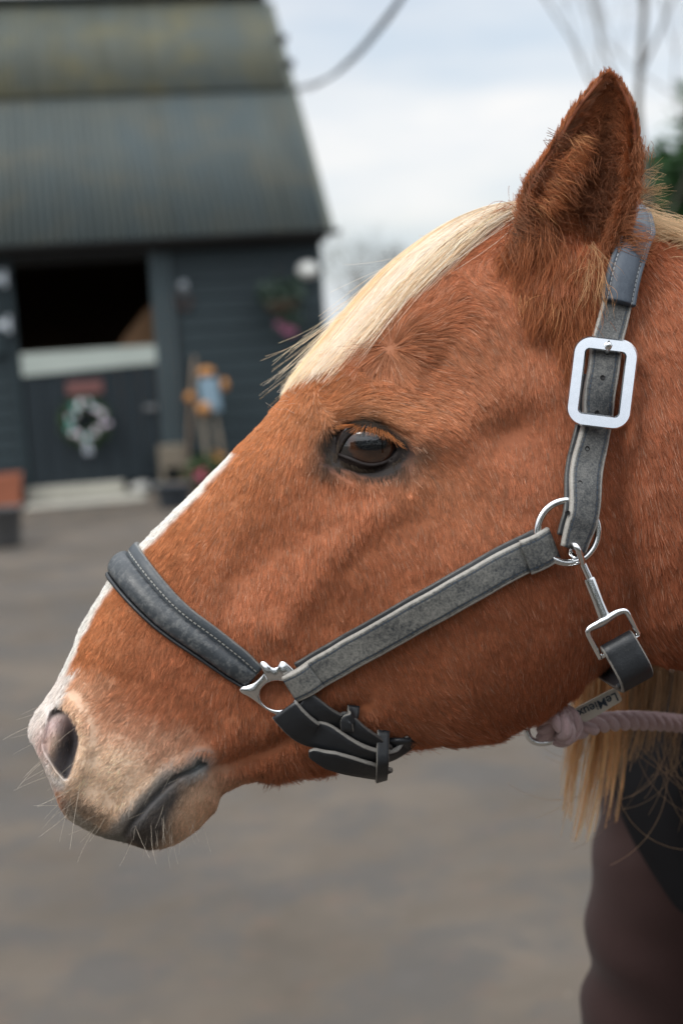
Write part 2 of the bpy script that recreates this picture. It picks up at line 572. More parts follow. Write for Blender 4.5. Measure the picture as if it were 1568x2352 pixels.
head_bvh = BVHTree.FromPolygons([tuple(v) for v in body_v[:-2]], q.tolist())
def cast(px, py, bvh=None):
    """Where the sight line through (px, py) meets the horse's skin: position and outward normal."""
    d = unit(FW + RT * ((px - 784.0) / FPX) - UP * ((py - 1176.0) / FPX))
    h = (bvh or head_bvh).ray_cast(Vector(CAM), Vector(d))
    if h[0] is None:
        return None, None
    n = np.array(h[1])
    if n @ d > 0:
        n = -n
    return np.array(h[0]), n

# ---- ears: two cupped shells
EK = np.array([  # left x, y, right x, y, depth of the middle (half-width units), depth of the cup, rim angle left, rim angle right
 (1218, 620, 1392, 640, 175, 34, 96, 92), (1196, 520, 1432, 548, 186, 42, 96, 92), (1208, 425, 1458, 462, 194, 46, 97, 93), (1250, 352, 1471, 388, 198, 42, 98, 94),
 (1284, 286, 1474, 320, 201, 36, 100, 95), (1315, 236, 1467, 262, 202, 28, 102, 97), (1345, 198, 1450, 212, 202, 20, 104, 100), (1367, 177, 1426, 183, 201, 13, 106, 104),
 (1386, 169, 1406, 170, 200, 7, 110, 110)], float)
NH, NA = 46, 40
def ear_grid(shrink):
    hs = np.linspace(0, len(EK) - 1, NH)
    k = cr(EK, hs)
    fr = np.linspace(0, 1, NA)[None, :]
    al = np.radians(-k[:, 6:7] * (1 - fr) + k[:, 7:8] * fr)
    mx, my = (k[:, 0] + k[:, 2]) / 2, (k[:, 1] + k[:, 3]) / 2
    nar = np.interp(hs, [0, 2, 5, 8], [1.0, .95, .84, .5])
    hx, hy = (k[:, 2] - k[:, 0]) / 2 * nar, (k[:, 3] - k[:, 1]) / 2 * nar
    hw = np.hypot(hx, hy)
    sc = np.maximum(0.25, 1 - shrink / hw)[:, None]
    x = mx[:, None] + hx[:, None] * np.sin(al) * sc
    y = my[:, None] + hy[:, None] * np.sin(al) * sc
    w = k[:, 4:5] - k[:, 5:6] * np.cos(al) * sc
    return x, y, w, hs, al
def ear_world(shrink):
    x, y, w, hs, al = ear_grid(shrink)
    return to_world(x, y, w, 1.0)
EO, EI = ear_world(0), ear_world(11)
ex_, ey_, ew_, eh_, ea_ = ear_grid(0)
def shell(O, I):
    n, m = O.shape[:2]
    v = np.concatenate([O.reshape(-1, 3), I.reshape(-1, 3)])
    f = []
    for i in range(n - 1):
        for j in range(m - 1):
            a, b, c, d = i * m + j, i * m + j + 1, (i + 1) * m + j + 1, (i + 1) * m + j
            f.append((a, b, c, d)); f.append((n * m + d, n * m + c, n * m + b, n * m + a))
        for j in (0, m - 1):
            a, d = i * m + j, (i + 1) * m + j
            f.append((a, d, n * m + d, n * m + a) if j == 0 else (d, a, n * m + a, n * m + d))
    for i in (0, n - 1):
        for j in range(m - 1):
            a, b = i * m + j, i * m + j + 1
            f.append((b, a, n * m + a, n * m + b) if i == 0 else (a, b, n * m + b, n * m + a))
    return v, f
def mirror(p, back=0.0):
    w = D0 - (np.asarray(p) - CAM) @ FW
    return np.asarray(p) + (2 * w)[..., None] * FW

def fix_normals(o):
    bm = bmesh.new()
    bm.from_mesh(o.data)
    bmesh.ops.recalc_face_normals(bm, faces=bm.faces)
    bm.to_mesh(o.data)
    bm.free()

# ---- legs
def leg_pts(xw, yw, z0, front):
    if front:
        return [((xw, yw, z0), .105), ((xw, yw, .62), .075), ((xw + .01, yw, .50), .055), ((xw, yw, .40), .046), ((xw, yw, .34), .042), ((xw, yw, .20), .031),
                ((xw, yw, .12), .037), ((xw - .02, yw, .075), .034), ((xw - .035, yw, .05), .05), ((xw - .045, yw, .003), .062)]
    return [((xw, yw, z0), .15), ((xw - .06, yw, .70), .12), ((xw - .03, yw, .58), .085), ((xw + .08, yw, .47), .058), ((xw + .11, yw, .42), .05), ((xw + .08, yw, .34), .042),
            ((xw + .06, yw, .20), .034), ((xw + .05, yw, .12), .04), ((xw + .03, yw, .075), .036), ((xw + .015, yw, .05), .052), ((xw, yw, .003), .064)]

horse = empty('horse', (1.5, 1.0, 0))
tag(horse, 'chestnut horse with cream forelock in a worn leather halter, its head in profile', 'horse')
H_INV = Matrix.Translation((-1.5, -1.0, 0))
body = mesh_obj('body', body_v, body_f, None)
fix_normals(body)
others = []
ev, ef = shell(EO, EI)
others.append(mesh_obj('ear_a', ev, ef, None))
others.append(mesh_obj('ear_b', mirror(ev), ef, None))
for xw, yo, fr in ((.62, -.13, True), (.70, .13, True), (1.62, -.15, False), (1.70, .15, False)):
    lp = leg_pts(xw, 1.0 + yo, .80, fr)
    pr = resample([(*p, r_) for p, r_ in lp], 40)
    v, f = tube_mesh(pr[:, :3], pr[:, 3], 20)
    others.append(mesh_obj('leg_piece', v, f, None))
lp3 = []
lid_px = resample(np.concatenate([LIDS, LIDS[:1]]), 90)[:-1]
for x, y in lid_px:
    d = math.hypot(x - EYE_C[0], y - EYE_C[1])
    wv = EYE_W[0] - EYE_R + math.sqrt(EYE_R ** 2 - d * d) + 3.5
    lp3.append(to_world(np.array(x), np.array(y), np.array(wv), 1.0))
lp3 = np.array(lp3)
for mir in (False, True):
    v, f = tube_mesh(mirror(lp3) if mir else lp3, 4.6 * PXM, 10, closed=True)
    others.append(mesh_obj('lid_piece', v, f, None))
for o in others:
    fix_normals(o)
    m = body.modifiers.new('join', 'BOOLEAN')
    m.operation = 'UNION'
    m.solver = 'MANIFOLD'
    m.object = o
bpy.context.view_layer.update()
dg = bpy.context.evaluated_depsgraph_get()
me = bpy.data.meshes.new_from_object(body.evaluated_get(dg))
if len(me.vertices) < len(body_v):                         # union failed: keep everything in one mesh all the same
    bm = bmesh.new()
    bm.from_mesh(body.data)
    for o in others:
        bm.from_mesh(o.data)
    me = bpy.data.meshes.new('body')
    bm.to_mesh(me)
    bm.free()
    print('UNION FALLBACK')
body.modifiers.clear()
body.data = me
me.name = 'body'
me.polygons.foreach_set('use_smooth', [True] * len(me.polygons))
for o in others:
    d_ = o.data
    bpy.data.objects.remove(o)
    bpy.data.meshes.remove(d_)
body.parent = horse
body.matrix_parent_inverse = H_INV
print('BODY', len(me.vertices), 'eye w', EYE_W[0])

# ---- coat colours (albedo) over the measuring grid
CHEST = np.array([.46, .162, .076])
def coat(px, py):
    px, py = np.asarray(px, float), np.asarray(py, float)
    c = np.broadcast_to(CHEST, px.shape + (3,)).copy()
    def lay(m, col):
        nonlocal c
        m = np.clip(m, 0, 1)[..., None]
        c = c * (1 - m) + np.array(col) * m
    q = np.stack([px, py, 0 * px], -1).reshape(-1, 3)
    n1 = vnoise(q, 1 / 60., 21).reshape(px.shape)
    n2 = vnoise(q, 1 / 22., 22).reshape(px.shape)
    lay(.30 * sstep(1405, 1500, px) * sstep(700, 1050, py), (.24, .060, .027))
    lay(.70 * sstep(900, 1500, px + .25 * (py - 1200)), (.34, .096, .042))               # redder neck and jowl, with cheek shading painted in
    dtop = seg_dist(px, py, HK[5:19, :2])
    lay(.6 * np.exp(-(dtop / 150) ** 2) * (py > 850), (.50, .20, .072))                  # paler along the nose
    lay(.50 * gauss(px, py, 860, 950, 120, 36), (.50, .25, .12))                         # above the eye
    lay(.35 * gauss(px, py, 900, 790, 190, 90, .2), (.47, .22, .11))
    lay(.30 * gauss(px, py, 980, 1110, 120, 60, .4), (.46, .20, .09))  # sheen below the eye, laid into the coat colour
    mz = sstep(70, -170, (px - 330) * .55 + (1640 - py) * .9 + 35 * n1)
    lay(.92 * mz * (py > 1480) * (px < 900), (.86, .65, .48))                                         # mealy muzzle
    lay(.45 * gauss(px, py, 470, 1880, 60, 50), (.62, .33, .17))
    dm = seg_dist(px, py, MOUTH)
    below = py > np.interp(px, [m_[0] for m_ in MOUTH], [m_[1] for m_ in MOUTH])
    lay(.85 * sstep(46, 12, dm + 8 * n2) * ~below, (.36, .37, .37))                      # grey upper lip
    lay(.95 * np.clip(gauss(px, py, 342, 1905, 34, 48, .3) * 1.3 + gauss(px, py, 385, 1835, 18, 60, .75), 0, 1) * below, (.075, .078, .085))
    lay(.75 * sstep(9, 3, dm) * sstep(455, 410, px), (.04, .04, .043))
    lay(.8 * sstep(30, 14, dm + 5 * n2) * below, (.10, .10, .105))
    lay(.7 * gauss(px, py, 190, 1852, 24, 14, .8), (.07, .06, .055))
    lay(.6 * gauss(px, py, 225, 1875, 24, 14, .6), (.10, .07, .05))
    lay(.8 * sstep(26, 8, seg_dist(px, py, [(150, 1850), (190, 1893), (240, 1925), (275, 1930)])) * (px < 290), (.22, .22, .20))
    lay(.85 * gauss(px, py, 452, 1758, 22, 16, -.5), (.13, .16, .17))
    # white markings
    blw = np.interp(py, [1000, 1120, 1300, 1450], [3, 11, 16, 12])
    blz = sstep(blw + 6, blw - 5, seg_dist(px, py, HK[4:16, :2]) + 3.0 * n1 + 2.0 * n2)
    lay(blz * (py > 1000), (.78, .76, .72))
    lay(sstep(10, -8, px - np.interp(py, [1540, 1600, 1640, 1700, 1760, 1810], [178, 150, 118, 104, 122, 150]) + 5 * n2) * (py > 1535) * (py < 1815), (.76, .70, .66))
    lay(.9 * gauss(px, py, 140, 1792, 14, 16), (.62, .60, .58))
    lay(.8 * gauss(px, py, 102, 1706, 16, 30), (.62, .42, .38))
    lay(.7 * gauss(px, py, 132, 1835, 14, 22, -.5), (.55, .24, .15))
    # inside of the nostril
    sd = sdf_poly(px, py, NOSTRIL)
    ins = sstep(-2, 4, sd)
    lay(ins * sstep(112, 146, px - (1690 - py) * .25 + 9 * n2 + 7 * n1), (.13, .12, .13))
    lay(.9 * ins * gauss(px, py, 165, 1695, 17, 44, -.1), (.035, .03, .035))
    lay(.95 * ins * gauss(px, py, 124, 1662, 36, 19, -.5), (.60, .45, .44))
    lay(.6 * ins * gauss(px, py, 140, 1770, 14, 22, -.3), (.34, .32, .33))
    lay(.8 * sstep(-6, 4, sd) * gauss(px, py, 128, 1630, 22, 11, -.3), (.20, .23, .26))
    # dark skin round the eye
    se = sdf_poly(px, py, LIDS)
    ek = sstep(-34, -13, se + 4 * n2) + 1.1 * gauss(px, py, 760, 1026, 24, 30) + .9 * gauss(px, py, 945, 1042, 36, 20, -.35) + .9 * gauss(px, py, 875, 1086, 62, 16) + .7 * gauss(px, py, 800, 985, 40, 14, -.5) \
        + .55 * gauss(px, py, 742, 1072, 30, 14, .3)
    lay(.98 * np.clip(ek, 0, 1), (.010, .010, .011))
    return c

def coat_world(p):
    p = np.asarray(p)
    w = D0 - (p - CAM) @ FW
    pn = np.where((w < 0)[:, None], p + (2 * w)[:, None] * FW, p)
    px, py, d = proj(pn)
    return coat(px, py), px, py

nv = len(me.vertices)
vp = np.empty(nv * 3, np.float32)
me.vertices.foreach_get('co', vp)
vp = vp.reshape(-1, 3).astype(float)
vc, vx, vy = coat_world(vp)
earm = (vy < 520) & (vx > 1190) & (vp[:, 2] > 1.0)
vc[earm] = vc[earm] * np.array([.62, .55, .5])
hoof = vp[:, 2] < .05
vc[hoof] = (.10, .085, .07)
fet = (vp[:, 2] > .05) & (vp[:, 2] < .16)
vc[fet] = (.55, .40, .27)
vc = np.where((vc[:, :1] > .6), vc * .9, vc * .80)          # skin under the hair is a little darker
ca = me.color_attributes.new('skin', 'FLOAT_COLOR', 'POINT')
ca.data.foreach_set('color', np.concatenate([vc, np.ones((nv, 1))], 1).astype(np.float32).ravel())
t = NT('horse_skin')
at = t.n('ShaderNodeAttribute', attribute_name='skin')
nz = t.noise(t.coord(), 260, 4)
t.base(t.mix(nz, t.mix(1.0, at.outputs['Color'], (.72, .70, .68), 'MULTIPLY'), at.outputs['Color']))
t.set(Roughness=.62, Specular_IOR_Level=.25)
t.bump(nz, .35, .0008)
me.materials.clear()
me.materials.append(t.m)

# ---- eyes
ew = (EYE_W[0] - EYE_R) * PXM
t = NT('horse_eye')
oc = t.coord('Object')
sp = t.n('ShaderNodeSeparateXYZ')
t.l(oc, sp.inputs[0])
ix = t.math('MULTIPLY', sp.outputs['X'], 1.0 / (51 * PXM))
iy = t.math('MULTIPLY', sp.outputs['Y'], 1.0 / (44 * PXM))
ri = t.math('SQRT', t.math('ADD', t.math('MULTIPLY', ix, ix), t.math('MULTIPLY', iy, iy)))
pxx = t.math('MULTIPLY', sp.outputs['X'], 1.0 / (36 * PXM))
pyy = t.math('MULTIPLY', t.math('ADD', sp.outputs['Y'], -3 * PXM), 1.0 / (21 * PXM))
rp = t.math('POWER', t.math('ADD', t.math('POWER', t.math('ABSOLUTE', pxx), 2.6), t.math('POWER', t.math('ABSOLUTE', pyy), 2.6)), .4)
fib = t.noise(t.mapv(oc, (400, 400, 10)), 1.0, 3)
iris = t.ramp(t.math('ADD', ri, t.math('MULTIPLY', t.math('SUBTRACT', fib, .5), .25)), [(.0, (.010, .004, .002)), (.55, (.018, .007, .0035)), (.82, (.042, .015, .006)), (.96, (.03, .012, .008)), (1.0, (.008, .006, .006))])
t.base(t.mix(t.ramp(rp, [(.85, 0.0), (1.02, 1.0)]), (.002, .0028, .0045), iris))
t.set(Roughness=.035, Specular_IOR_Level=.55, Coat_Weight=1.0, Coat_Roughness=.02)
eye_mat = t.m
for far in (False, True):
    mb = MB()
    mb.ball((0, 0, 0), EYE_R * PXM, 20)
    th_ = mb.v[0]
    # cornea bulges a little along +z
    rr = np.hypot(th_[:, 0], th_[:, 1])
    th_[:, 2] += np.where(th_[:, 2] > 0, 3.0 * PXM * np.exp(-(rr / (40 * PXM)) ** 2), 0)
    e = mb.build('eye', eye_mat, smooth=True)
    c = to_world(np.array(EYE_C[0] + 1.0), np.array(EYE_C[1]), np.array(EYE_W[0] - EYE_R), 1.0)
    zc, xa, ya = -FW, RT, UP
    if far:
        c = mirror(c)
        zc = FW
        xa = -RT
    e.parent = horse
    e.matrix_world = Matrix(((xa[0], ya[0], zc[0], c[0]), (xa[1], ya[1], zc[1], c[1]), (xa[2], ya[2], zc[2], c[2]), (0, 0, 0, 1)))

# ------------------------------------------------------------------ hair
t = NT('horse_hair')
at = t.n('ShaderNodeAttribute', attribute_name='hcol')
an = t.n('ShaderNodeAttribute', attribute_name='hnor')
hi = t.n('ShaderNodeHairInfo')
geo = t.n('ShaderNodeNewGeometry')
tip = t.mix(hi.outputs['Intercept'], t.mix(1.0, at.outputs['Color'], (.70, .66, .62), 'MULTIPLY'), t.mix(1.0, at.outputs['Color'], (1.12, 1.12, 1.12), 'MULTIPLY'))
nm = t.n('ShaderNodeVectorMath', operation='ADD')
t.l(an.outputs['Vector'], nm.inputs[0])
sc_ = t.n('ShaderNodeVectorMath', operation='SCALE', Scale=.65)
t.l(geo.outputs['Normal'], sc_.inputs[0])
t.l(sc_.outputs[0], nm.inputs[1])
nrm = t.n('ShaderNodeVectorMath', operation='NORMALIZE')
t.l(nm.outputs[0], nrm.inputs[0])
df = t.n('ShaderNodeBsdfDiffuse')
t.l(tip, df.inputs['Color'])
t.l(nrm.outputs[0], df.inputs['Normal'])
tr = t.n('ShaderNodeBsdfTranslucent')
t.l(tip, tr.inputs['Color'])
gl = t.n('ShaderNodeBsdfHair', component='Reflection')
t.l(t.mix(.5, (1.0, .80, .60), t.mix(1.0, tip, (2.2, 2.2, 2.2), 'MULTIPLY')), gl.inputs['Color'])
gl.inputs['RoughnessU'].default_value = .35
gl.inputs['RoughnessV'].default_value = .6
m1 = t.n('ShaderNodeMixShader', Fac=.22)
t.l(df.outputs[0], m1.inputs[1]); t.l(tr.outputs[0], m1.inputs[2])
m2 = t.n('ShaderNodeMixShader', Fac=.10)
t.l(m1.outputs[0], m2.inputs[1]); t.l(gl.outputs[0], m2.inputs[2])
t.l(m2.outputs[0], t.out.inputs['Surface'])
HAIR_MAT = t.m

def make_hair(name, pts, rad, col, nor, parent, tip_r=.3):
    """pts: (n, k, 3) world; rad (n,); col (n, 3); nor (n, 3)."""
    n, k = pts.shape[:2]
    hc = bpy.data.hair_curves.new(name)
    hc.add_curves([k] * n)
    hc.attributes['position'].data.foreach_set('vector', pts.astype(np.float32).ravel())
    ra = hc.attributes.get('radius') or hc.attributes.new('radius', 'FLOAT', 'POINT')
    prof = np.linspace(1, tip_r, k)[None, :]
    ra.data.foreach_set('value', (np.asarray(rad)[:, None] * prof).astype(np.float32).ravel())
    a = hc.attributes.new('hcol', 'FLOAT_COLOR', 'CURVE')
    a.data.foreach_set('color', np.concatenate([col, np.ones((n, 1))], 1).astype(np.float32).ravel())
    a = hc.attributes.new('hnor', 'FLOAT_VECTOR', 'CURVE')
    a.data.foreach_set('vector', np.asarray(nor).astype(np.float32).ravel())
    hc.materials.append(HAIR_MAT)
    o = bpy.data.objects.new(name, hc)
    COL.objects.link(o)
    o.parent = parent
    if parent is horse:
        o.matrix_parent_inverse = H_INV
    return o

# direction the coat lies in, over the measuring grid (x right, y down)
FLOW = np.array([
 (120, 1600, -.5, 1), (150, 1500, -.35, 1), (300, 1450, -.40, 1), (400, 1300, -.42, 1), (480, 1150, -.36, 1), (560, 1060, -.30, 1), (640, 980, -.28, 1), (690, 900, -.45, 1),
 (600, 1350, .0, 1), (700, 1350, .14, 1), (850, 1250, .28, 1), (1000, 1200, .30, 1), (1150, 1150, .12, 1), (1100, 1450, .42, 1), (900, 1600, .5, 1), (1250, 1450, .42, 1),
 (1300, 1250, .35, 1), (1200, 1050, .05, 1), (1450, 1100, .42, 1), (1500, 900, .38, 1), (1540, 1400, .3, 1), (1540, 700, .25, 1), (1250, 900, .05, 1), (1320, 800, .1, 1),
 (700, 1100, -.15, 1), (800, 1150, .1, 1), (960, 1100, .25, 1), (1040, 1060, .3, 1),
 (730, 960, -.5, .8), (770, 945, .6, -.35), (830, 925, 1, -.15), (890, 935, 1, .15), (950, 965, 1, .42), (1010, 1010, .9, .6),
 (760, 900, .5, -.2), (850, 880, 1, -.05), (950, 890, 1, .35), (1050, 940, .8, .8), (1120, 980, .3, 1),
 (905, 775, .1, -1), (860, 800, -1, .1), (950, 800, 1, .1), (905, 830, .2, 1), (850, 850, -.5, .9), (980, 740, .7, -.5), (830, 760, -.8, -.5), (1040, 800, .7, .7),
 (1000, 680, .3, -.5), (1100, 650, .5, .5), (1150, 750, .3, 1), (1100, 560, -.7, .5), (1200, 600, -.1, 1), (1250, 700, -.1, 1), (950, 620, -.8, .6),
 (250, 1680, -.7, .7), (330, 1620, -.65, .8), (400, 1600, -.45, .9), (250, 1780, -.7, .6), (330, 1750, -.75, .65), (220, 1860, -.7, .6), (420, 1700, -.6, .8), (300, 1860, -.5, .8),
 (340, 1900, -.2, 1), (430, 1880, -.2, 1), (480, 1800, .0, 1), (520, 1680, .0, 1), (600, 1740, .2, 1), (750, 1720, .5, 1), (480, 1560, -.35, 1), (560, 1600, -.1, 1), (700, 1550, .3, 1),
 (1000, 1690, .6, 1), (1200, 1600, .5, 1), (1320, 1520, .4, 1), (1420, 1250, .25, 1), (1900, 1300, .35, 1), (2600, 1700, .35, 1), (4500, 2000, .6, 1), (6500, 1700, .5, 1)], float)
def flow(px, py):
    wsum = np.zeros(px.shape)
    o = np.zeros(px.shape + (2,))
    for x, y, dx, dy in FLOW:
        d2 = (px - x) ** 2 + (py - y) ** 2
        w = 1.0 / (d2 + 35.0 ** 2) ** 1.6
        h = math.hypot(dx, dy)
        wsum += w
        o[..., 0] += w * dx / h
        o[..., 1] += w * dy / h
    return o / wsum[..., None]

def lengths(px, py):
    """Hair length (m) and lift (rad) over the measuring grid."""
    L = np.full(px.shape, .0070)
    A = np.full(px.shape, .23)
    def lay(m, l, a):
        nonlocal L, A
        m = np.clip(m, 0, 1)
        L = L * (1 - m) + l * m
        A = A * (1 - m) + a * m
    lay(sstep(40, -110, (px - 330) * .55 + (1640 - py) * .9), .0042, .30)
    lay(sstep(700, 350, px) * sstep(1750, 1500, py), .0062, .26)
    lay(gauss(px, py, 880, 800, 160, 90) * 1.2, .0115, .40)
    lay(sstep(1120, 1300, px) * sstep(900, 600, py), .016, .44)
    lay(sstep(1380, 1480, px), .0105, .28)
    lay(sstep(60, 10, seg_dist(px, py, HK[12:17, 2:4])), .014, .50)
    lay(sstep(50, 10, seg_dist(px, py, HK[16:25, 2:4])), .015, .45)
    lay(gauss(px, py, 850, 1020, 105, 62), .0045, .30)
    lay(sstep(20, 5, seg_dist(px, py, MOUTH)), .003, .3)
    return L, A

def grow(pos, nor, tan, L, lift, k=5, droop=.75):
    """Strands bending from lifted roots to lying tips."""
    out = np.empty((len(pos), k, 3))
    out[:, 0] = pos
    p = pos.copy()
    for j in range(1, k):
        a = lift * (1 - droop * (j - .5) / (k - 1))
        d = tan * np.cos(a)[:, None] + nor * np.sin(a)[:, None]
        p = p + d * (L / (k - 1))[:, None]
        out[:, j] = p
    return out

def clump(pts, per, amt, seed, power=1.3):
    n, k = pts.shape[:2]
    r = np.random.default_rng(seed)
    nc = max(3, n // per)
    idx = r.choice(n, nc, replace=False)
    kd = KDTree(nc)
    for j, i in enumerate(idx):
        kd.insert(pts[i, 0], j)
    kd.balance()
    near = np.fromiter((kd.find(p)[1] for p in pts[:, 0]), np.int64, n)
    ci = idx[near]
    f = (np.linspace(0, 1, k) ** power)[None, :, None]
    a = amt if np.isscalar(amt) else np.asarray(amt)[:, None, None]
    return pts + (pts[ci] - pts) * f * a, near

def sample_grid(G, N3, dens_fn, n, seed, extra):
    """Random points on a vertex grid, area- and density-weighted; extra: grids interpolated the same way."""
    r = np.random.default_rng(seed)
    a = np.linalg.norm(np.cross(G[1:, 1:] - G[:-1, :-1], G[1:, :-1] - G[:-1, 1:]), axis=-1) * .5
    a = a * dens_fn(*[(e[1:, 1:] + e[:-1, :-1]) / 2 for e in extra])
    c = np.cumsum(a.ravel())
    q = np.searchsorted(c, r.random(n) * c[-1])
    i, j = np.unravel_index(np.minimum(q, a.size - 1), a.shape)
    u, v = r.random(n), r.random(n)
    def it(X):
        w = (lambda z: z[:, None]) if X.ndim == 3 else (lambda z: z)
        return X[i, j] * w((1 - u) * (1 - v)) + X[i + 1, j] * w(u * (1 - v)) + X[i, j + 1] * w((1 - u) * v) + X[i + 1, j + 1] * w(u * v)
    return it(G), unit(it(N3)), [it(e) for e in extra], float(c[-1])

def coat_batch(n, seed, far, dens, rad, lscale=1.0):
    pos, nor, (px, py, s), area = sample_grid(GN, NN, dens, n, seed, (gx, gy, SS))
    r = np.random.default_rng(seed + 1)
    nn = len(px)
    keep = np.ones(nn, bool)
    near_eye = np.hypot(px - 850, py - 1021) < 100
    keep[near_eye] &= sdf_poly(px[near_eye], py[near_eye], LIDS) < -7
    m = (px < 230) & (py > 1570)
    sd = sdf_poly(px[m], py[m], NOSTRIL)
    keep[m] &= (sd < 1) | (r.random(m.sum()) < .28)
    pos, nor, px, py, s = pos[keep], nor[keep], px[keep], py[keep], s[keep]
    fl = flow(px, py)
    q = np.stack([px, py, 0 * px], -1)
    ang = .22 * vnoise(q, 1 / 45., 31) + .20 * vnoise(q, 1 / 14., 32) + .12 * r.standard_normal(len(px))
    fx = fl[:, 0] * np.cos(ang) - fl[:, 1] * np.sin(ang)
    fy = fl[:, 0] * np.sin(ang) + fl[:, 1] * np.cos(ang)
    tan = RT * fx[:, None] - UP * fy[:, None]
    tan = unit(tan - nor * np.sum(tan * nor, 1)[:, None])
    L, A = lengths(px, py)
    L = L * lscale * (1 + .18 * vnoise(q, 1 / 20., 33) + .22 * r.standard_normal(len(px))).clip(.4, 1.8)
    A = A * (1 + .30 * vnoise(q, 1 / 16., 34) + .25 * r.standard_normal(len(px))).clip(.3, 2)
    pts = grow(pos - nor * .0006, nor, tan, L, A)
    pts, cl = clump(pts, 9, np.clip(.36 + .2 * r.standard_normal(len(px)), .05, .85), seed + 2)
    pts, cl2 = clump(pts, 70, .12, seed + 3)
    cr_ = np.random.default_rng(seed + 4)
    cv = cr_.standard_normal(len(px))[cl]
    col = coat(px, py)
    lum = 1 + .13 * cv + .15 * r.standard_normal(len(px)) + .06 * vnoise(q, 1 / 70., 35) + .07 * vnoise(q, 1 / 24., 36)
    lum = np.clip(lum, .45, 1.75)[:, None]
    pale = (r.random(len(px)) < .065) & (px > 450) & (np.sum(col, 1) > .25)
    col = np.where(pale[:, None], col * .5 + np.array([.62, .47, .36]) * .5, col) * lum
    if far:
        pts, nor = mirror(pts), nor - 2 * np.sum(nor * FW, 1)[:, None] * FW
    return pts, np.full(len(px), rad) * (1 + .25 * r.standard_normal(len(px))).clip(.5, 1.6), np.clip(col, 0, .95), nor

def dens_near(px, py, s):
    return np.where(s < 26.2, 1.0, 0.0) * (px < 1690) * (1 + .6 * sstep(1300, 400, px))
def dens_edge(px, py, s):                                   # far side, thick only where it shows over the outline
    return np.where(s < 26.2, 1.0, 0.0) * (px < 1690)
def dens_body(px, py, s):
    return (s > 26.0) * 1.0
QUICK = bool(globals().get('QUICK_HAIR', False))
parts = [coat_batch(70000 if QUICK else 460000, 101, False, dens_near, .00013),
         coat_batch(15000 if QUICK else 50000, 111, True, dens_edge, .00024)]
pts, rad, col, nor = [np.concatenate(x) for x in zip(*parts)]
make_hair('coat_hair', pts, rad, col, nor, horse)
parts = [coat_batch(40000, 121, False, dens_body, .0004, 1.3), coat_batch(40000, 131, True, dens_body, .0004, 1.3)]
pts, rad, col, nor = [np.concatenate(x) for x in zip(*parts)]
make_hair('body_hair', pts, rad, col, nor, horse)

# ---- surface of the near half as a function of (row, theta), for the forelock and straps
def surf(s, th):
    """Point and outward normal at section s and angle th (th < 0: far side), by bilinear lookup."""
    s, th = np.asarray(s, float), np.asarray(th, float)
    fr = np.interp(s, S_rows, np.arange(NR))
    fc = np.abs(th) / np.pi * NT_
    i = np.clip(np.floor(fr).astype(int), 0, NR - 2)
    j = np.clip(np.floor(fc).astype(int), 0, NT_ - 1)
    u, v = (fr - i)[..., None], (fc - j)[..., None]
    def it(X):
        return X[i, j] * (1 - u) * (1 - v) + X[i + 1, j] * u * (1 - v) + X[i, j + 1] * (1 - u) * v + X[i + 1, j + 1] * u * v
    p, n = it(GN), unit(it(NN))
    neg = (th < 0)[..., None]
    w = D0 - (p - CAM) @ FW
    p = np.where(neg, p + (2 * w)[..., None] * FW, p)
    n = np.where(neg, n - 2 * np.sum(n * FW, -1)[..., None] * FW, n)
    return p, n

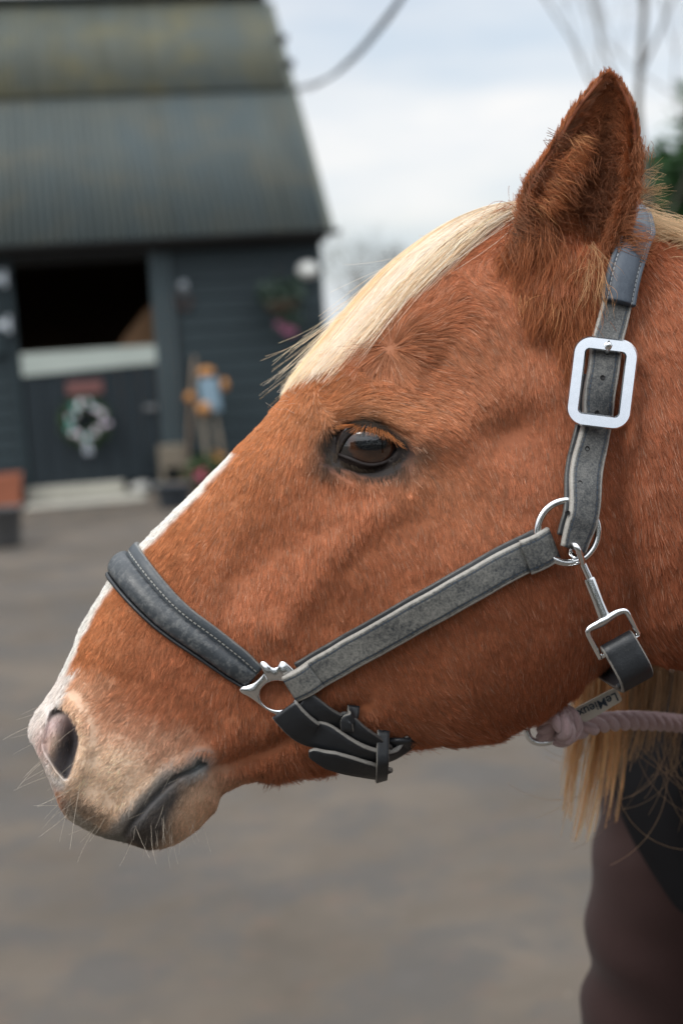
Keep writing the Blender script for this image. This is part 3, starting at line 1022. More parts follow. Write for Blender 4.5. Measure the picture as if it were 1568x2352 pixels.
# ---- forelock
def forelock():
    r = np.random.default_rng(201)
    n, k = 20000, 18
    u = np.linspace(0, 1, k)[None, :]
    lane = r.random(n)                                      # 0 = near lower edge, 1 = far side
    s0 = 23.5 - 1.5 * r.random(n)
    th0 = .17 - .42 * lane + .05 * r.standard_normal(n)
    s1 = 16.62 + .85 * r.random(n) ** 1.7 + 1.5 * (r.random(n) < .28) * r.random(n) + 1.25 * (np.clip(.62 - lane, 0, 1) / .62) ** 1.1
    th1 = .54 - .95 * lane + .05 * r.standard_normal(n)
    low = (lane < .34) & (r.random(n) < .55)
    s1 = np.where(low, s0 - (s0 - s1) * r.uniform(.25, 1.0, n), s1)
    s = s0[:, None] + (s1 - s0)[:, None] * u
    th = th0[:, None] + (th1 - th0)[:, None] * u ** .9 + .10 * np.sin(u * 3.0) * (1 - lane[:, None])
    q = np.stack([lane * 40, s0 * 3, 0 * lane], -1)
    wob = vnoise(q, .9, 51)[:, None] * .05 * u + vnoise(q * 3, .9, 52)[:, None] * .025 * u
    th = th + wob + r.standard_normal(n)[:, None] * .055 * u ** 3
    p, nr_ = surf(s, th)
    layer = r.random(n)[:, None]
    off = (.001 + layer * (.0042 * np.sin(np.pi * np.clip(u * .78 + .10, 0, 1)) + .0012)) * (1 - .55 * u ** 4)
    fan = vnoise(q * 2.3, 1.0, 53)[:, None] * .0045 * u ** 2 + np.abs(r.standard_normal(n))[:, None] * .0030 * u ** 4
    pts = p + nr_ * (off + np.abs(fan))[..., None]
    pts, cl = clump(pts, 80, .36, 202, 1.5)
    pts, cl2 = clump(pts, 12, .40, 204, 2.6)
    cv = np.random.default_rng(203).standard_normal(n)[cl]
    lw = sstep(.42, .12, lane + .10 * vnoise(q * 1.7, 1.0, 54))[:, None]
    base = np.array([.86, .68, .47]) * (1 - lw) + np.array([.90, .80, .69]) * lw
    base = base * (1 - .34 * sstep(-.1, .9, vnoise(q, .35, 55))[:, None] * np.array([.6, 1.0, 1.6]))
    col = base * (1 + .11 * cv + .10 * r.standard_normal(n))[:, None]
    wh = r.random(n) < .18
    col[wh] = np.array([.80, .70, .58]) * (1 + .08 * r.standard_normal(wh.sum()))[:, None]
    rt = s0 > 22.9
    col[r.random(n) < .10] *= np.array([.80, .62, .48])
    rs = (r.random(n) < .22)
    s_cut = rs & (s0 > 22.3)
    pts[s_cut] = pts[s_cut][:, :1] + (pts[s_cut] - pts[s_cut][:, :1]) * .22
    col[s_cut] = np.array([.55, .26, .11]) * (1 + .12 * r.standard_normal(s_cut.sum()))[:, None]
    nor = nr_[:, k // 2]
    # loose hairs curling off the front
    m = 70
    i = r.choice(n, m, replace=False)
    fly = pts[i].copy()
    uu = np.linspace(0, 1, k)[None, :]
    amp = r.uniform(.004, .022, m)[:, None] * np.clip((uu - .45) / .55, 0, 1) ** 1.6
    sw = r.uniform(-.3, 1.0, m)[:, None]
    fly += nr_[i] * amp[..., None] + RT * (-amp * sw * .8)[..., None] + UP * (np.sin(uu * 5 + r.uniform(0, 6, m)[:, None]) * amp * .25)[..., None]
    pts = np.concatenate([pts, fly])
    col = np.clip(np.concatenate([col, col[i]]), 0, .92)
    nor = np.concatenate([nor, nor[i]])
    rad = np.concatenate([np.full(n, .00015) * r.uniform(.7, 1.3, n), np.full(m, .00015)])
    make_hair('forelock', pts, rad, col, nor, horse, .35)
forelock()

# ---- ear coat and the long hair in and below the ear
def ear_coat(far):
    out = []
    for G, seed, inner in ((EO, 301, False), (EI, 311, True)):
        N3 = grid_normals(G)
        cen = G.mean(1, keepdims=True)
        if np.mean(np.sum(N3 * (G - cen), -1)) < 0:
            N3 = -N3
        if inner:
            N3 = -N3
        n = (4000 if QUICK else (26000 if not inner else 34000)) // (3 if far else 1)
        pos, nor, (px, py, h, al), _ = sample_grid(G, N3, lambda a, b, c, d: np.ones_like(a), n, seed, (ex_, ey_, np.broadcast_to(eh_[:, None], ex_.shape).copy(), ea_))
        r = np.random.default_rng(seed + 5)
        up = unit(np.gradient(G, axis=0).mean((0, 1)))
        q = np.stack([px, py, al * 30], -1)
        jit = r.standard_normal((len(px), 3)) * .22 + .35 * np.stack([vnoise(q, 1 / 18., 41 + c) for c in range(3)], -1)
        tan = up + jit
        if inner:
            tan = up * .25 + FW * -.5 - RT * np.sin(al)[:, None] * .8 + jit * 1.4
        tan = unit(tan - nor * np.sum(tan * nor, 1)[:, None])
        hh = h / (len(EK) - 1)
        L = np.where(inner, .015 - .009 * hh, .0125 - .0075 * hh) * r.uniform(.6, 1.35, len(px))
        lift = np.where(inner, .7, .38 + .30 * np.clip(1 - hh * 1.6, 0, 1)) * r.uniform(.5, 1.4, len(px))
        pts = grow(pos - nor * .0004, nor, tan, L, lift, droop=.6)
        pts, cl = clump(pts, 12, .55, seed + 6)
        cv = np.random.default_rng(seed + 7).standard_normal(len(px))[cl]
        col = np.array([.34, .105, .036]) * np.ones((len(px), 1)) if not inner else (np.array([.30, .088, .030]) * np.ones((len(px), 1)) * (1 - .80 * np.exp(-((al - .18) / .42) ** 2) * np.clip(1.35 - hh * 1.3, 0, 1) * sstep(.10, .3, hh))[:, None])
        col = col * np.clip(1 + .18 * cv + .15 * r.standard_normal(len(px)), .4, 1.8)[:, None]
        if far:
            pts, nor = mirror(pts), nor - 2 * np.sum(nor * FW, 1)[:, None] * FW
        out.append((pts, np.full(len(px), .00017), col, nor))
    return out

def tufts(specs, seed, rad=.00016):
    """Locks given on the measuring grid: (x, y, depth offset, spread, dx, dy, out, length m, count, colour, curl)."""
    r = np.random.default_rng(seed)
    P_, R_, C_, N_ = [], [], [], []
    k = 9
    for x, y, dw, spread, dx, dy, out, L, cnt, col, curl in specs:
        p0, n0 = cast(x, y)
        if p0 is None:
            p0, n0 = P(x, y, D0 - dw * PXM), -FW
        elif dw:
            p0 = P(x, y, D0 - dw * PXM)
            n0 = -FW
        a = r.standard_normal((cnt, 2)) * spread * PXM
        root = p0 + RT * a[:, :1] + UP * a[:, 1:]
        d = unit(RT * dx - UP * dy)
        d = d[None] + (RT * r.standard_normal((cnt, 1)) + UP * r.standard_normal((cnt, 1))) * .28
        d = unit(d)
        o = out * (1 + .4 * r.standard_normal((cnt, 1)))
        u = np.linspace(0, 1, k)[None, :, None]
        Ls = L * r.uniform(.45, 1.25, (cnt, 1, 1))
        ph = r.uniform(0, 6.28, (cnt, 1, 1))
        pts = root[:, None] + Ls * (u * d[:, None] + n0 * (o[:, None] * np.sin(u * 2.2)) ) + (UP * np.sin(u * 4 + ph) + RT * np.cos(u * 4 + ph) - UP * np.sin(ph) - RT * np.cos(ph)) * curl * Ls * u
        # draw the lock together towards its tip
        ctr = pts.mean(0, keepdims=True)
        pts = pts + (ctr - pts) * (u ** 1.3) * .55 * r.uniform(.2, 1.3, (cnt, 1, 1))
        P_.append(pts); R_.append(np.full(cnt, rad) * r.uniform(.7, 1.3, cnt))
        C_.append(np.array(col) * np.clip(1 + .2 * r.standard_normal((cnt, 1)), .4, 1.7)); N_.append(np.tile(n0, (cnt, 1)))
    return np.concatenate(P_), np.concatenate(R_), np.concatenate(C_), np.concatenate(N_)

RED, DRK, TAN_ = (.34, .105, .036), (.15, .042, .015), (.52, .24, .10)
sp_ = []
r_ = np.random.default_rng(333)
for i in range(46):                                         # fringe of the front rim, falling across the opening
    f = i / 45
    x = 1326 - 132 * f + r_.normal() * 18
    y = 300 + 250 * f + r_.normal() * 16
    sp_.append((x, y, 196 + r_.normal() * 8, 14, .75 + .35 * r_.normal(), .35 + .75 * f + .35 * r_.normal(), .25, .013 + .009 * f, 46, (.25, .076, .027) if r_.random() < .6 else DRK, .06))
for i in range(54):                                         # along the front rim itself
    f = .50 + .50 * r_.random()
    sp_.append((1410 - 183 * f + r_.normal() * 5, 172 + 294 * f + r_.normal() * 5, 205, 7, .8 + .3 * r_.normal(), .55 + .4 * r_.normal(), .35, .008 + .009 * f, 60, RED if r_.random() < .8 else TAN_, .05))
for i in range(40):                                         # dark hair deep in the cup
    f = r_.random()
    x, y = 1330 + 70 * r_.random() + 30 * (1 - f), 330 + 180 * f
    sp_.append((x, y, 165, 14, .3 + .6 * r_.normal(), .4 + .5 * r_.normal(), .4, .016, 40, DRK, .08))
for i in range(34):                                         # rear rim
    f = i / 33
    x, y = 1462 - 60 * f ** 2 + r_.normal() * 5, 330 + 225 * f
    sp_.append((x, y, 205, 9, -.35 + .35 * r_.normal(), .55 + .3 * r_.normal(), .35, .011, 44, (.26, .082, .03), .05))
for i in range(120):                                         # locks hanging from the ear base
    x = 1165 + 225 * r_.random()
    y = 455 + 120 * math.exp(-((x - 1365) / 95) ** 2) + 120 * math.exp(-((x - 1290) / 60) ** 2) * .5 + (225 if x < 1330 else 150) * r_.random()
    sp_.append((x, y, 205 if x > 1215 and y < 600 else 0, 13, -.10 + .25 * r_.normal() + (x - 1290) / 500, 1, .30, .020 * r_.uniform(.5, 1.5), 56, RED if r_.random() < .88 else TAN_, .05))
for i in range(9):                                          # paler wisps at the rear of the base
    sp_.append((1345 + 40 * r_.random(), 560 + 90 * r_.random(), 240, 4, -.15 + .3 * r_.normal(), 1, .4, .028, 7, (.46, .25, .12), .08))
for i in range(16):                                         # behind the ear, over the crown strap
    sp_.append((1400 + 50 * r_.random(), 490 + 110 * r_.random(), 205, 6, .9, .25 * r_.normal() + .2, .2, .020, 12, (.34, .13, .055), .08))
for i in range(10):
    sp_.append((1462 + 14 * r_.random(), 395 + 80 * r_.random(), 150, 4, .9, -.15 + .3 * r_.normal(), .1, .018, 8, (.55, .36, .2), .06))
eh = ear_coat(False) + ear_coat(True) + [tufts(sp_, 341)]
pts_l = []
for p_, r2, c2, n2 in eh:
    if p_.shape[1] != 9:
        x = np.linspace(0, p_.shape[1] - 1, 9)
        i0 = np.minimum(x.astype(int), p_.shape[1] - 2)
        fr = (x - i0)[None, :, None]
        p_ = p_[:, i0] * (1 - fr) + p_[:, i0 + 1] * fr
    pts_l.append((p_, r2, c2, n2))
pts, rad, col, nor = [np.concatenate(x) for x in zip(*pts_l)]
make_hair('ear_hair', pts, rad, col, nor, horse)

# ---- mane: a short upright ridge on the crest, and the length falling down the far side
def mane():
    r = np.random.default_rng(401)
    k = 16
    out = []
    u = np.linspace(0, 1, k)[None, :, None]
    # hair seen over the crest
    n = 4200
    s0 = 24.1 + 3.6 * r.random(n) ** .8
    th0 = r.normal(0, .13, n) - .05
    p, nn = surf(s0, th0)
    d = unit(nn + RT * r.uniform(.25, 1.5, (n, 1)) + FW * r.normal(.5, .4, (n, 1)) + UP * .15)
    L = r.uniform(.015, .050, (n, 1, 1))
    pts = p[:, None] + d[:, None] * L * u - UP * (u ** 2) * L * .75 + RT * (u ** 2) * L * .4
    out.append((pts, np.full(n, .00018), np.array([.66, .47, .29]) * np.clip(1 + .16 * r.standard_normal((n, 1)), .5, 1.35), nn))
    # length on the far side
    for cnt, paths, cols, spread in (
        (2600, [[(1440, 520, 1.05), (1400, 760, 1.13), (1385, 1200, 1.135), (1392, 1560, 1.14), (1372, 1740, 1.145), (1330, 1930, 1.15)],
                [(1470, 530, 1.05), (1440, 800, 1.13), (1420, 1250, 1.14), (1415, 1600, 1.14), (1408, 1760, 1.145), (1385, 1900, 1.15)],
                [(1400, 520, 1.05), (1370, 760, 1.12), (1352, 1250, 1.13), (1352, 1580, 1.14), (1322, 1720, 1.145), (1296, 1880, 1.15)]],
         [(.78, .50, .26), (.82, .58, .36), (.68, .38, .17)], 13),
        (2600, [[(1520, 545, 1.05), (1500, 900, 1.14), (1480, 1300, 1.16), (1478, 1560, 1.16), (1468, 1660, 1.15), (1440, 1760, 1.14)],
                [(1570, 560, 1.05), (1560, 900, 1.15), (1540, 1300, 1.17), (1530, 1560, 1.17), (1512, 1640, 1.15), (1500, 1720, 1.14)],
                [(1640, 600, 1.05), (1640, 900, 1.16), (1610, 1300, 1.18), (1585, 1560, 1.17), (1570, 1650, 1.15), (1560, 1760, 1.14)]],
         [(.40, .27, .15), (.30, .19, .10), (.48, .31, .17)], 24),
    ):
        for path in paths:
            m = cnt // len(paths)
            ctrl = resample(np.array(path), k)
            off = r.standard_normal((m, 1, 2)) * spread
            dz = r.standard_normal((m, 1)) * .012
            stop = r.uniform(.55, 1.04, (m, 1))
            x = np.clip(np.linspace(0, 1, k)[None, :] * stop, 0, 1.04) * (k - 1)
            q = cr(ctrl, x)
            sp = .35 + .8 * x / (k - 1)
            wv = np.sin(x * .8 + r.uniform(0, 6.28, (m, 1))) * r.uniform(1, 5, (m, 1)) * x / (k - 1)
            X = q[..., 0] + off[..., 0] * sp + wv
            Y = q[..., 1] + off[..., 1] * .4
            D = q[..., 2] + dz * np.minimum(1, x / 4)
            pts = P(X, Y, D)
            ci = r.integers(0, len(cols), m)
            c_ = np.array(cols)[ci] * np.clip(1 + .2 * r.standard_normal((m, 1)), .4, 1.5)
            pts, _ = clump(pts, 16, .5, 402 + m, 1.4)
            out.append((pts, np.full(m, .00026), c_, np.tile(-FW, (m, 1))))
    # stray curled hairs
    m = 30
    x0, y0 = r.uniform(1400, 1570, m), r.uniform(1600, 1700, m)
    ang = r.uniform(.8, 2.2, m)
    uu = np.linspace(0, 1, k)[None, :]
    L = r.uniform(120, 420, m)[:, None]
    cv = (r.uniform(.6, 2.2, m) * np.sign(r.normal(size=m)))[:, None]
    a = ang[:, None] + cv * uu
    X = x0[:, None] + np.cumsum(np.cos(a), 1) / k * L
    Y = y0[:, None] + np.cumsum(np.sin(a), 1) / k * L
    out.append((P(X, Y, 1.16 + r.normal(0, .012, (m, 1)) + 0 * X), np.full(m, .0002), np.array([.42, .28, .17]) * np.clip(1 + .25 * r.standard_normal((m, 1)), .4, 1.6), np.tile(-FW, (m, 1))))
    pts, rad, col, nor = [np.concatenate(z) for z in zip(*out)]
    make_hair('mane', pts, rad, np.clip(col, 0, .9), nor, horse, .5)
mane()

# ---- whiskers, lashes, tail
def whiskers():
    r = np.random.default_rng(501)
    k = 10
    P_, C_, R_ = [], [], []
    u = np.linspace(0, 1, k)[:, None]
    spec = []
    for i in range(34):
        f = r.random()
        x, y = [(75, 1670), (95, 1745), (128, 1810), (150, 1860), (210, 1900)][int(f * 5)]
        spec.append((x + r.normal() * 14 + 10, y + r.normal() * 16, r.uniform(-1, -.3), r.uniform(-.25, .9), r.uniform(.010, .036)))
    for i in range(26):
        spec.append((r.uniform(300, 480), r.uniform(1870, 1935), r.normal() * .35, 1, r.uniform(.012, .030)))
    for i in range(16):
        spec.append((r.uniform(180, 420), r.uniform(1760, 1880), r.uniform(-.9, .1), r.uniform(.3, 1), r.uniform(.006, .022)))
    spec += [(176, 1670, -1.0, .8, .044), (182, 1745, -1.0, .62, .030), (185, 1800, -.22, 1, .056), (150, 1880, -1, .72, .036), (165, 1830, -.3, 1, .040), (120, 1760, -1, .55, .03)]
    for i in range(9):
        spec.append((r.uniform(640, 700), r.uniform(905, 960), -1 + r.normal() * .3, -.2 + r.normal() * .4, r.uniform(.008, .016)))
    for x, y, dx, dy, L in spec:
        L *= .72
        p, n = cast(x, y)
        if p is None:
            continue
        d = unit(RT * dx - UP * dy + n * r.uniform(.1, .5))
        b = unit(np.cross(d, FW)) * r.normal() * .12
        P_.append(p + d * L * u + b * L * u ** 2 - UP * L * .08 * u ** 2)
        C_.append(np.array([.62, .56, .48]) * r.uniform(.6, 1.2))
        R_.append(.00010 if L < .022 else .00013)
    make_hair('whiskers', np.array(P_), np.array(R_), np.clip(np.array(C_), 0, .9), np.tile(-FW, (len(P_), 1)), horse, .4)
whiskers()

def lashes():
    r = np.random.default_rng(601)
    k = 8
    P_, C_ = [], []
    arc = resample(np.array([(800, 978), (822, 974), (846, 974), (868, 980), (888, 990), (905, 1003), (915, 1012)], float), 230)
    for far in (False, True):
        for x, y in arc:
            x, y = x + r.normal() * 2, y + r.normal() * 1.5
            d = math.hypot(x - EYE_C[0], y - EYE_C[1])
            w = EYE_W[0] - EYE_R + math.sqrt(max(EYE_R ** 2 - d * d, 0)) + 6
            f = (x - 800) / 115
            dx, dy = -.9 + 1.5 * f + r.normal() * .2, 1.0
            if f < .18:
                dx, dy = -1.0, .25 + r.normal() * .15
            Lp = r.uniform(18, 36)
            u = np.linspace(0, 1, k)
            h = math.hypot(dx, dy)
            X = x + dx / h * Lp * u * (1 + .25 * u)
            Y = y + dy / h * Lp * u * (1 - .22 * u)
            Wp = w + 26 * np.sin(u * 1.5) * r.uniform(.6, 1.2) + 0 * u
            p = to_world(X, Y, Wp, 1.0)
            P_.append(mirror(p) if far else p)
            C_.append(np.array([.50, .18, .06]) * r.uniform(.4, 1.3))
    make_hair('eyelashes', np.array(P_), np.full(len(P_), .00013), np.array(C_), np.tile(-FW, (len(P_), 1)), horse, .3)
lashes()

def tail():
    r = np.random.default_rng(701)
    n, k = 900, 14
    u = np.linspace(0, 1, k)[None, :, None]
    a = r.standard_normal((n, 1, 3)) * np.array([.025, .03, .03])
    p0, _ = surf(np.array([35.9]), np.array([.0]))
    pts = p0[0] + a + u * np.array([.16, 0, -.05]) + (u ** 1.5) * np.array([.02, 0, -.80]) + a * u * 1.6
    make_hair('tail', pts, np.full(n, .0011), np.array([.62, .44, .27]) * r.uniform(.6, 1.2, (n, 1)), np.tile(-FW, (n, 1)), horse, .5)
tail()

# ================================================================== HALTER
def leather(name, dark=(.022, .026, .032), worn=(.36, .35, .32), wear=.5, edge=.8, edge_w=.80, stitch=.72, stitch_col=(.03, .045, .065), grain=900.0, streak=0.0, rough=.5, patch=16.0):
    """Old strap leather. uv: u along the strap in metres, v across it from -1 to 1."""
    t = NT(name)
    uv = t.n('ShaderNodeUVMap', uv_map='uv').outputs[0]
    s = t.n('ShaderNodeSeparateXYZ')
    t.l(uv, s.inputs[0])
    oc = t.coord('Object')
    av = t.math('ABSOLUTE', s.outputs['Y'])
    big = t.noise(oc, patch, 3, .55)
    fine = t.noise(oc, grain * .7, 2, .6)
    mid = t.noise(oc, 260, 4, .7)
    w = t.math('ADD', t.math('MULTIPLY', big, 1.05), t.math('MULTIPLY', fine, 1.05))
    w = t.math('ADD', w, t.math('SUBTRACT', t.math('MULTIPLY', mid, 1.0), .20))
    if streak:
        cr_ = t.noise(t.mapv(uv, (240, 1.2, 1)), 1.0, 3, .6, .6)
        w = t.math('ADD', w, t.math('MULTIPLY', t.math('SUBTRACT', cr_, .5), streak))
    m = t.ramp(w, [(0, 0.0), (1, 1.0)])
    lo = 1.80 - wear * .75
    mr = t.n('ShaderNodeMapRange')
    mr.inputs['From Min'].default_value = lo - .22
    mr.inputs['From Max'].default_value = lo + .42
    t.l(w, mr.inputs['Value'])
    mr.inputs['To Max'].default_value = min(1.0, .25 + wear * .6)
    col = t.mix(mr.outputs[0], dark, worn)
    if edge:
        e = t.math('ADD', av, t.math('MULTIPLY', t.math('SUBTRACT', mid, .5), .10))
        er = t.n('ShaderNodeMapRange')
        er.inputs['From Min'].default_value = edge_w
        er.inputs['From Max'].default_value = edge_w + .05
        er.inputs['To Max'].default_value = edge
        t.l(e, er.inputs['Value'])
        col = t.mix(er.outputs[0], col, t.mix(fine, (.30, .28, .25), (.52, .49, .44)))
    h = t.math('ADD', t.math('MULTIPLY', fine, .5), mid)
    if stitch:
        band = t.math('LESS_THAN', t.math('ABSOLUTE', t.math('SUBTRACT', av, stitch)), .035)
        ph = t.math('FRACT', t.math('MULTIPLY', s.outputs['X'], 300.0))
        dash = t.math('LESS_THAN', ph, .68)
        groove = t.math('LESS_THAN', t.math('ABSOLUTE', t.math('SUBTRACT', av, stitch)), .06)
        col = t.mix(t.math('MULTIPLY', groove, .75), col, (.012, .014, .018))
        col = t.mix(t.math('MULTIPLY', band, dash), col, stitch_col)
        h = t.math('ADD', h, t.math('MULTIPLY', t.math('MULTIPLY', band, dash), .8))
        h = t.math('SUBTRACT', h, t.math('MULTIPLY', groove, .6))
    t.base(col)
    t.set(Roughness=rough, Specular_IOR_Level=.45)
    t.bump(h, .4, .0006)
    return t.m

L_CHEEK = leather('leather_worn_grey', dark=(.030, .034, .038), worn=(.22, .215, .195), wear=.80, edge=.60, edge_w=.82, stitch=.68, patch=26)
L_PIECE = leather('leather_cracked_grey', dark=(.026, .030, .034), worn=(.21, .205, .19), wear=.68, edge=.62, edge_w=.80, stitch=.66, patch=22, grain=1300)
L_DARK = leather('leather_black', dark=(.014, .016, .019), wear=-.10, edge=.15, edge_w=.92, stitch=0, rough=.42)
L_EDGE = leather('leather_black_scuffed', dark=(.013, .015, .018), wear=-.08, edge=.40, edge_w=.88, stitch=0, rough=.45)
L_NOSE = leather('leather_padded_creased', dark=(.030, .036, .042), worn=(.155, .158, .155), wear=.46, edge=0, stitch=0, streak=2.4, rough=.42)
L_NOSE2 = leather('leather_noseband_back', dark=(.034, .042, .050), worn=(.14, .15, .155), wear=.30, edge=.25, edge_w=.92, stitch=.52, stitch_col=(.28, .28, .26), rough=.45)
L_CROWN = leather('leather_blue_black', dark=(.040, .054, .075), worn=(.10, .12, .145), wear=.30, edge=.25, edge_w=.93, stitch=.70, stitch_col=(.20, .21, .22), rough=.5)

def metal(name, c=(.78, .79, .80), rough=.13, sc=200):
    t = NT(name)
    oc = t.coord()
    n1 = t.noise(oc, sc, 4)
    t.base(t.mix(n1, tuple(x * .86 for x in c), c))
    t.set(Metallic=1.0, Roughness=t.math('ADD', t.math('MULTIPLY', n1, .10), rough - .05))
    t.bump(t.noise(oc, 90, 2), .10, .0006)
    return t.m
CHROME = metal('chrome')
BRUSHED = metal('buckle_steel', (.68, .71, .75), .22)

def strap(name, C3, N3, hw, mat, parent, thick=.0028, prof=None, uoff=0.0, cap_round=0.0, closed=False):
    """Sweep a strap: centre line C3, outward normals N3, half widths hw (all per point). prof: list of (v, height) over the upper face."""
    C3, N3 = np.asarray(C3, float), unit(N3)
    n = len(C3)
    T = np.roll(C3, -1, 0) - np.roll(C3, 1, 0) if closed else np.gradient(C3, axis=0)
    T = unit(T)
    N3 = unit(N3 - T * np.sum(N3 * T, 1)[:, None])
    B = np.cross(N3, T)
    hw = np.broadcast_to(np.asarray(hw, float), (n,)).copy()
    if cap_round:
        L = np.concatenate([[0], np.cumsum(np.linalg.norm(np.diff(C3, axis=0), axis=1))])
        for dist in ((L,) if cap_round > 0 else ()):
            x = np.clip((L[-1] - dist) / cap_round, 0, 1)
            hw *= np.sqrt(np.clip(1 - (1 - x) ** 2, .02, 1))
    if prof is None:
        prof = [(-1, .35), (-.97, .75), (-.90, 1), (-.5, 1), (0, 1), (.5, 1), (.90, 1), (.97, .75), (1, .35)]
    top = [(v, h * thick) for v, h in prof]
    bot = [(.98, 0.0), (.4, 0.0), (-.4, 0.0), (-.98, 0.0)]
    sec = top + bot
    k = len(sec)
    V = np.stack([C3 + B * (v * hw)[:, None] + N3 * h for v, h in sec], 1).reshape(-1, 3)
    L = np.concatenate([[0], np.cumsum(np.linalg.norm(np.diff(C3, axis=0), axis=1))]) + uoff
    UV = np.stack([np.stack([L, np.full(n, v)], 1) for v, h in sec], 1).reshape(-1, 2)
    m = n if closed else n - 1
    Fc = [(i * k + j, i * k + (j + 1) % k, ((i + 1) % n) * k + (j + 1) % k, ((i + 1) % n) * k + j) for i in range(m) for j in range(k)]
    if not closed:
        Fc += [tuple(range(k - 1, -1, -1)), tuple(range((n - 1) * k, n * k))]
    o = mesh_obj(name, V, Fc, mat, None, True, UV)
    fix_normals(o)
    if parent:
        o.parent = parent
        o.matrix_parent_inverse = PINV.get(parent.name, Matrix())
    return o

PINV = {}
def drape(px_pts, n, off=.0035, smooth=6, wid=None):
    """A centre line over the horse's skin through measuring-grid points; rows may carry a third value: extra lift."""
    q = resample(np.array([(x, y) for x, y, *_ in px_pts], float), n)
    lift = np.interp(np.linspace(0, 1, n), np.linspace(0, 1, len(px_pts)), [(r[2] if len(r) > 2 else 0) for r in px_pts])
    ps, ns = [], []
    for x, y in q:
        p, nn = cast(x, y)
        if p is None:
            p, nn = (ps[-1], ns[-1]) if ps else (P(x, y, D0 - .05), -FW)
        ps.append(p); ns.append(nn)
    ps, ns = np.array(ps), np.array(ns)
    for _ in range(smooth):
        ps[1:-1] = (ps[:-2] + 2 * ps[1:-1] + ps[2:]) / 4
        ns[1:-1] = ns[:-2] + 2 * ns[1:-1] + ns[2:]
        ns = unit(ns)
    return ps + ns * (off + lift)[:, None], ns

halter = empty('halter', tuple(P(1300, 1220, .9)))
tag(halter, 'worn black and grey leather halter with steel fittings buckled on the chestnut horse', 'halter')
PINV['halter'] = Matrix.Translation(-halter.location)
def hpart(o):
    o.parent = halter
    o.matrix_parent_inverse = PINV['halter']
    return o

# --- noseband: all the way over the nose
side = np.array([(322, 1338), (345, 1366), (400, 1420), (452, 1458), (508, 1497), (556, 1528), (592, 1552)], float)
flat = np.stack([gx.ravel(), gy.ravel()], 1)
rows_ok = (SS.ravel() < 20)
def inv(x, y):
    d = (flat[:, 0] - x) ** 2 + (flat[:, 1] - y) ** 2 + np.where(rows_ok, 0, 1e9)
    i = int(np.argmin(d))
    return S_rows[i // (NT_ + 1)], TH[i % (NT_ + 1)]
sv = [inv(x, y) for x, y in resample(side, 16)]
sv = [(10.95, 0.0), (10.95, .28)] + [q for q in sv if q[1] > .42]
sv = resample(np.array(sv), 40)
sv[:, 0] = np.convolve(np.pad(sv[:, 0], 3, 'edge'), np.ones(7) / 7, 'valid')
full = np.concatenate([np.stack([sv[::-1, 0], -sv[::-1, 1]], 1), sv[1:]])
pc, nc = surf(full[:, 0], full[:, 1])
for _ in range(10):
    pc[1:-1] = (pc[:-2] + 2 * pc[1:-1] + pc[2:]) / 4
    nc[1:-1] = nc[:-2] + 2 * nc[1:-1] + nc[2:]
    nc = unit(nc)
rs = resample(np.concatenate([pc, nc], 1), 150)
pc, nc = rs[:, :3], unit(rs[:, 3:])
tt = np.abs(np.linspace(-1, 1, 150))
hw = np.interp(tt, [0, .25, .6, .9, 1], [.0160, .0150, .0128, .0118, .0100])
strap('noseband', pc + nc * .0028, nc, hw, L_NOSE2, halter, .0032,
      [(-1, .5), (-.97, 1), (-.86, 1.15), (-.80, .8), (-.5, .8), (0, .8), (.40, .8), (.48, .9), (.60, 1.05), (.92, 1.0), (.98, .8), (1, .4)])
nb = bpy.data.objects['noseband']
T_ = unit(np.gradient(pc, axis=0)); B_ = np.cross(nc, T_)
sgn = 1.0
edge_test = (pc + B_ * .012)[-20]
ex0, ey0, _ = proj(edge_test)
c0x, c0y, _ = proj(pc[-20])
sgn = 1.0 if ex0 > c0x else -1.0                            # +: towards the eye
pad_c = pc + nc * .0048 - B_ * (sgn * hw * .20)[:, None]
pad_h = .0052 * np.clip((1.0 - tt) / .12, 0, 1) ** .5 + .0006
def padstrap(name, mat, hwid, cshift, height, lift, parent):
    Cc = pc + nc * lift + B_ * (sgn * hw * cshift)[:, None]
    sec = [(v, math.sqrt(max(0, 1 - v * v))) for v in np.linspace(-1, 1, 15)]
    k = len(sec) + 2
    V, UV = [], []
    L = np.concatenate([[0], np.cumsum(np.linalg.norm(np.diff(Cc, axis=0), axis=1))])
    for v, h in sec + [(.9, -.1), (-.9, -.1)]:
        V.append(Cc + B_ * (v * hwid)[:, None] + nc * (h * height)[:, None])
        UV.append(np.stack([L, np.full(len(L), v)], 1))
    V = np.stack(V, 1).reshape(-1, 3); UV = np.stack(UV, 1).reshape(-1, 2)
    n = len(Cc)
    f = [(i * k + j, i * k + (j + 1) % k, (i + 1) * k + (j + 1) % k, (i + 1) * k + j) for i in range(n - 1) for j in range(k)]
    f += [tuple(range(k - 1, -1, -1)), tuple(range((n - 1) * k, n * k))]
    o = mesh_obj(name, V, f, mat, None, True, UV)
    fix_normals(o)
    o.parent = parent
    o.matrix_parent_inverse = PINV['halter'] if parent is halter else (PINV['halter'])
    return o
o = padstrap('nose_padding', L_NOSE, hw * .60, -.20, pad_h, .0050, halter)
o = padstrap('noseband_piping', L_DARK, hw * .13 * np.ones(150), -.90, .0030 * np.ones(150), .0040, halter)

